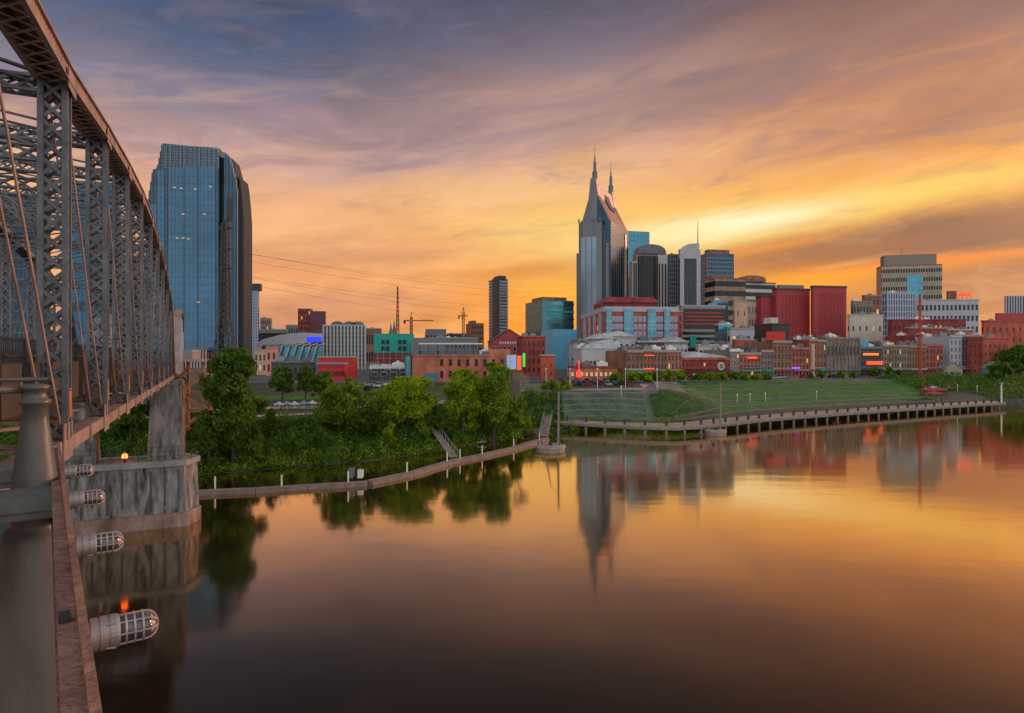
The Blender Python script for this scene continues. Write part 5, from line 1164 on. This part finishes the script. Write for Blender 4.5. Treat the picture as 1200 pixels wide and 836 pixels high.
m = MB(); lattice(m,0,0,0,hp*.42,8.2,2.4,6,.16); m.build('splayed_legs', SteelD, t); m = MB(); lattice(m,0,0,hp*.42,hp,2.4,1.6,14,.2); m.build('lattice_shaft', SteelD, t)
for k,z in enumerate((.97,.84,.72)):
    m = MB(); m.beam((-2.6,0,hp*z),(2.6,0,hp*z),.25,.5); m.build('cross_arm', SteelD, t)
for i,(py0,py1) in enumerate([(292,338),(294,345),(318,362),(322,372),(300,352),(330,384)]):
    zA = ZT(py0,PY); A = Vector((XY(264,PY)+2.4*(1 if i%2 else -1),PY,zA)); B = Vector((XY(700,760),760,ZT(py1-8,760))); t = thing('power_line','thin dark power line sagging right from the pylon, %s from the top'%ORD[i],'cable',tuple(A),0,'power lines from the pylon'); m = MB(); nseg = 24
    P = [A+(B-A)*k/nseg-Vector((0,0,1))*(4*9*(k/nseg)*(1-k/nseg)) for k in range(nseg+1)]
    for p,q in zip(P[:-1],P[1:]): m.tube(p,q,.035,.035,4,cap=False)
    W(t, m, 'wire', SteelD)
def tv():
    Y = 520; t = thing('lattice_mast','tall thin red and white lattice radio mast left of the crane','radio mast',(XY(466,Y),Y,G0)); h = ZT(336,Y)-G0
    for k in range(6): m = MB(); lattice(m,0,0,h*k/6,h*(k+1)/6,3.4-2.8*k/6,3.4-2.8*(k+1)/6,3,.22); m.build('mast_section', C_red if k%2 == 0 else C_dark, t)
    m = MB(); m.box((-2,-1,h*.25),(2,1,h*.28)); m.build('equipment_platform', C_dark, t)
tv()
for i,(px,h_) in enumerate(((458,378),(462,374))):
    t = thing('church_spire',['small pointed dark spire, left of two beside the radio mast','small pointed dark spire, right of two beside the radio mast'][i],'spire',(XY(px,500+i*8),500+i*8,G0)); hh = ZT(h_,500)-G0
    MB().box((-1.8,-1.8,0),(1.8,1.8,hh*.7)).build('tower', C_dark, t); MB().lathe((0,0,hh*.7),[(2.3,0),(1.0,hh*.14),(.05,hh*.3)],n=4).build('cone_roof', C_grey, t)
def crane(label, px, Y, yt, jl, jr, col):
    t = thing('tower_crane', label, 'crane', (XY(px,Y),Y,G0)); h = ZT(yt,Y)-G0; m = MB(); lattice(m,0,0,0,h,2.2,2.2,14,.35); m.build('tower', col, t)
    k = Y/F; m = MB(); m.beam((-jl*k,0,h*.93),(jr*k,0,h*.93),.9,1.1); m.build('jib', col, t); m = MB(); m.box((-jl*k,-1,h*.93-3),(-jl*k*.75,1,h*.93)); m.build('counterweight', C_dark, t)
    m = MB(); m.beam((0,0,h),(0,0,h+5),.8); m.beam((0,0,h+5),(jr*k*.7,0,h*.93),.25); m.beam((0,0,h+5),(-jl*k*.8,0,h*.93),.25); m.build('tie_bars', col, t); m = MB(); m.box((-1.6,-2,h*.93-2),(1.6,-.5,h*.93+1)); m.build('cab', SteelO, t)
crane('distant tower crane with long horizontal jib right of the radio mast',482,650,372,9,26,mat('crane_rust',(.30,.12,.05),.6,var=.1)); crane('yellow rust tower crane with stubby jib left of the small brown tower',543,640,366,6,5,mat('crane_ochre',(.38,.18,.06),.6,var=.1))
t = thing('red_mast','slender red mast rising in front of the right end of the row','mast',(XY(1078,262),262,G0)); h = ZT(345,262)-G0
m = MB(); lattice(m,0,0,0,h,1.0,.5,26,.09); m.tube((0,0,0),(0,0,h),.22,.14,8); m.build('shaft', mat('red_orange_paint',(.5,.07,.03),.5,var=.15), t); MB().box((-1.2,-1.2,0),(1.2,1.2,.6)).build('footing', C_conc, t)
# billboards and signs near the orange brick building
def board(label, px0, px1, y0, y1, Y, mt, mark=None):
    x0,x1 = XY(px0,Y),XY(px1,Y); za,zb = ZT(y1,Y),ZT(y0,Y); t = thing('billboard', label, 'sign', (x0,Y,G0)); w = x1-x0
    MB().box((0,-.15,za-G0),(w,.15,zb-G0)).build('panel', mt, t); m = MB(); m.box((-.12,-.2,za-G0-.12),(w+.12,.2,za-G0-.003)).box((-.12,-.2,zb-G0+.003),(w+.12,.2,zb-G0+.12)); m.build('frame', SteelD, t)
    MB().box((w*.45,-.1,0),(w*.55,.1,za-G0-.13)).build('post', SteelD, t)
    if mark: 
        m = MB()
        for i in range(5): m.box((w*.15,-.18,za-G0+.6+i*1.0),(w*(.45+.4*((i*37)%5)/5),-.151,za-G0+1.0+i*1.0))
        m.build('lettering', mark, t)
board('pale blue lit billboard right of the orange brick building',594,605,416,433,226,glow('billboard_blue',(.35,.55,.85),.55),C_white)
board('narrow orange red lit banner between the blue billboard and green banner',606,611,417,434,228,neon); board('narrow bright green lit banner',612.5,615.5,414,430,229,glow('led_green',(.1,.8,.1),.8))
t = thing('neon_sign','tall glowing red guitar shaped neon sign in the parking lot','neon sign',(XY(678.5,232),232,G0))
MB().tube((0,0,0),(0,0,1.5),.2,n=8).build('post', SteelD, t); nr = glow('neon_red_bright',(1,.05,.03),1.8)
MB().lathe((0,0,1.5),[(.2,0),(1.0,.4),(1.05,1.1),(.7,1.7),(.75,2.3),(.35,2.8),(.16,3.0),(.14,5.2),(.3,5.3),(.28,5.9),(.05,6.1)],n=12).build('guitar_body', nr, t)
# ================================================================== CARS
def car(paint):
    t = thing('parked_car', '', 'car', (0,0,0))
    prof = [(-2.15,.35),(2.15,.35),(2.2,.75),(1.35,.95),(-1.9,1.0),(-2.2,.8)]
    MB().prism(prof,-.85,.85).build('body', paint, t); MB().prism([(-1.75,1.0),(1.25,.96),(.55,1.45),(-1.3,1.47)],-.72,.72).build('windows', G_black, t); MB().prism([(-1.28,1.471),(.53,1.451),(.45,1.5),(-1.2,1.52)],-.7,.7).build('roof', paint, t)
    w = MB().tube((0,-.1,0),(0,.1,0),.33,n=12).build('wheel', SteelD, t); ps_ = [(-1.35,-.82,.33),(1.35,-.82,.33),(-1.35,.82,.33),(1.35,.82,.33)]; w.location = ps_[0]
    for p in ps_[1:]: inst('wheel', w.data, t, p)
    return t
cols = [('white',(.6,.6,.6)),('silver',(.35,.36,.38)),('black',(.02,.02,.022)),('dark blue',(.03,.06,.16)),('red',(.35,.02,.02)),('grey',(.14,.15,.16))]
protos = {n: car(mat('car_paint_'+n.replace(' ','_'), c, .3, .2, var=.05, spec=.7)) for n,c in cols}; used = set()
cnt = {}
def put_car(X, Y, rz, where, group, col=None):
    n = col or random.choice(cols)[0]; t = protos[n] if n not in used else copy_tree(protos[n]); used.add(n); t.location = (X,Y,H(X,Y)+(.06 if X > 5 else .03)); t.rotation_euler = (0,0,rz)
    k = (n,where); cnt[k] = cnt.get(k,0)+1; t['label'] = '%s parked car %s, %s %s one from left'%(n, where, ORD[cnt[k]-1], n); t['group'] = group
L_ = []
for row,Y in enumerate((196,205,216,227)):
    for i in range(8):
        X = 14+i*3.1+row*1.0
        if random.random() < .85: L_.append((X,Y))
for X,Y in sorted(L_, key=lambda a: a[0]/a[1]): put_car(X,Y,pi/2+random.uniform(-.05,.05),'in the left terrace lot','cars in the parking lot')
for i in range(20):
    tt = 2+i*7.4; o = -6.0 if i%2 else -10.5
    if i in (5,11,16): continue
    put_car(ROW0[0]+tt*c_-o*s_, ROW0[1]+tt*s_+o*c_, RTH, 'on the brick row street','cars on the riverfront street')
for i,(px,Y) in enumerate([(425,205),(436,212),(446,206),(455,214),(462,204),(468,216),(431,196),(450,196)]): put_car(XY(px,Y),Y,random.choice([0,pi/2]),'by the graffiti building','cars by the graffiti building')
for i,(px,Y) in enumerate([(1083,238),(1092,240),(1101,236),(1112,242),(1090,232)]): put_car(XY(px,Y),Y,.3,'below the red mast','cars below the red mast','red' if i%2==0 else None)
# tents / umbrellas in the park, red canopies, lamps
for i,(px,Y) in enumerate([(327,140),(336,142),(345,141),(356,143),(366,144),(378,143)]):
    t = thing('market_tent',['white','pale blue','white','pale blue','white','grey'][i]+' pointed market tent in the park, %s from the left'%ORD[i],'tent',(XY(px,Y),Y,H(XY(px,Y),Y)),0,'market tents in the park'); mt = C_lav if i%2 == 0 else mat('tent_blue',(.16,.25,.34),.7,var=.1)
    MB().lathe((0,0,1.1),[(1.3,0),(1.25,.15),(.6,.45),(.05,.8)],n=4).build('canopy', mt, t)
    for x,y in ((-1,-1),(1,-1),(1,1),(-1,1)): MB().box((x*.9-.04,y*.9-.04,0),(x*.9+.04,y*.9+.04,1.2)).build('leg', SteelD, t)
for i,(px,Y) in enumerate([(1088,225),(1100,227),(1094,219)]):
    X = XY(px,Y); t = thing('red_canopy','red flat canopy on posts above the boardwalk end, %s of three'%['left','right','front'][i],'canopy',(X,Y,H(X,Y)),.3,'red canopies above the boardwalk'); MB().prism([(-2.6,2.3),(2.6,2.3),(2.2,2.8),(-2.2,2.8)],-1.5,1.5).build('roof', mat('canopy_red',(.42,.05,.05),.6,var=.1), t)
    for x in (-2.2,2.2):
        for y in (-1.2,1.2): MB().box((x-.06,y-.06,-.2),(x+.06,y+.06,2.3)).build('post', SteelD, t)
def lamp_post(px, Y, lab, hh=5.0, grp='lamp posts on the waterfront'):
    X = XY(px,Y); t = thing('lamp_post', lab, 'lamp post', (X,Y,H(X,Y)), 0, grp); MB().tube((0,0,-.2),(0,0,hh),.09,.06,8).build('pole', White, t); MB().lathe((0,0,hh),[(.08,0),(.17,.1),(.17,.32),(.05,.42)],n=10).build('lantern', glow('lamp_white',(1,.9,.75),.35), t); MB().lathe((0,0,-.2),[(.22,0),(.2,.5),(.1,.7)],n=10).build('base', C_conc, t)
for i,(px,Y) in enumerate([(728,170),(864,190),(879,193),(897,196),(957,206),(1085,226),(1122,238),(1145,240)]): lamp_post(px,Y,'small white lamp post on the terraces, %s from the left'%ORD[i],2.4,'small white lamp posts on the terraces')
for i,px in enumerate((640,668,700,733,770)): lamp_post(px,176,'dark street lamp at the top of the left terrace, %s from the left'%ORD[i],5.5,'street lamps above the left terrace')
# towers seen through the bridge truss
building('glass_tower','blue grey glass tower seen through the nearest bridge posts at the far left edge','office tower',-75,-70,56,222,300,14,style='curtain',nb=22,nf=17,gl=G_blue2,fr=C_grey,bits=0)
building('glass_tower','teal glass tower seen between the second and third bridge posts','office tower',72,76,140,212,380,10,style='curtain',nb=16,nf=22,gl=G_blue,fr=C_grey,bits=0)
building('apartment_block','mid rise dark block seen low through the far bridge posts','apartment building',138,142,176,300,420,10,style='ribbon',nf=12,wall=C_grey,bits=1)

for i,(px,Y,wp,yt) in enumerate([(300,104,22,512),(345,108,20,505),(372,110,26,500),(455,116,26,496),(498,121,22,500),(528,124,20,502),(618,146,20,488),(632,150,16,492)]):
    tree('leafy waterside shrub on the bank slope, %s from the left'%ORD[i],px,Y,wp,yt,540,[L_light,L_mid,L_dark][i%3],name='bank_shrub',n=2600,size=.24,seed=80+i,group='waterside shrubs on the bank slope',low=.02,lobes=6,cat='shrub')
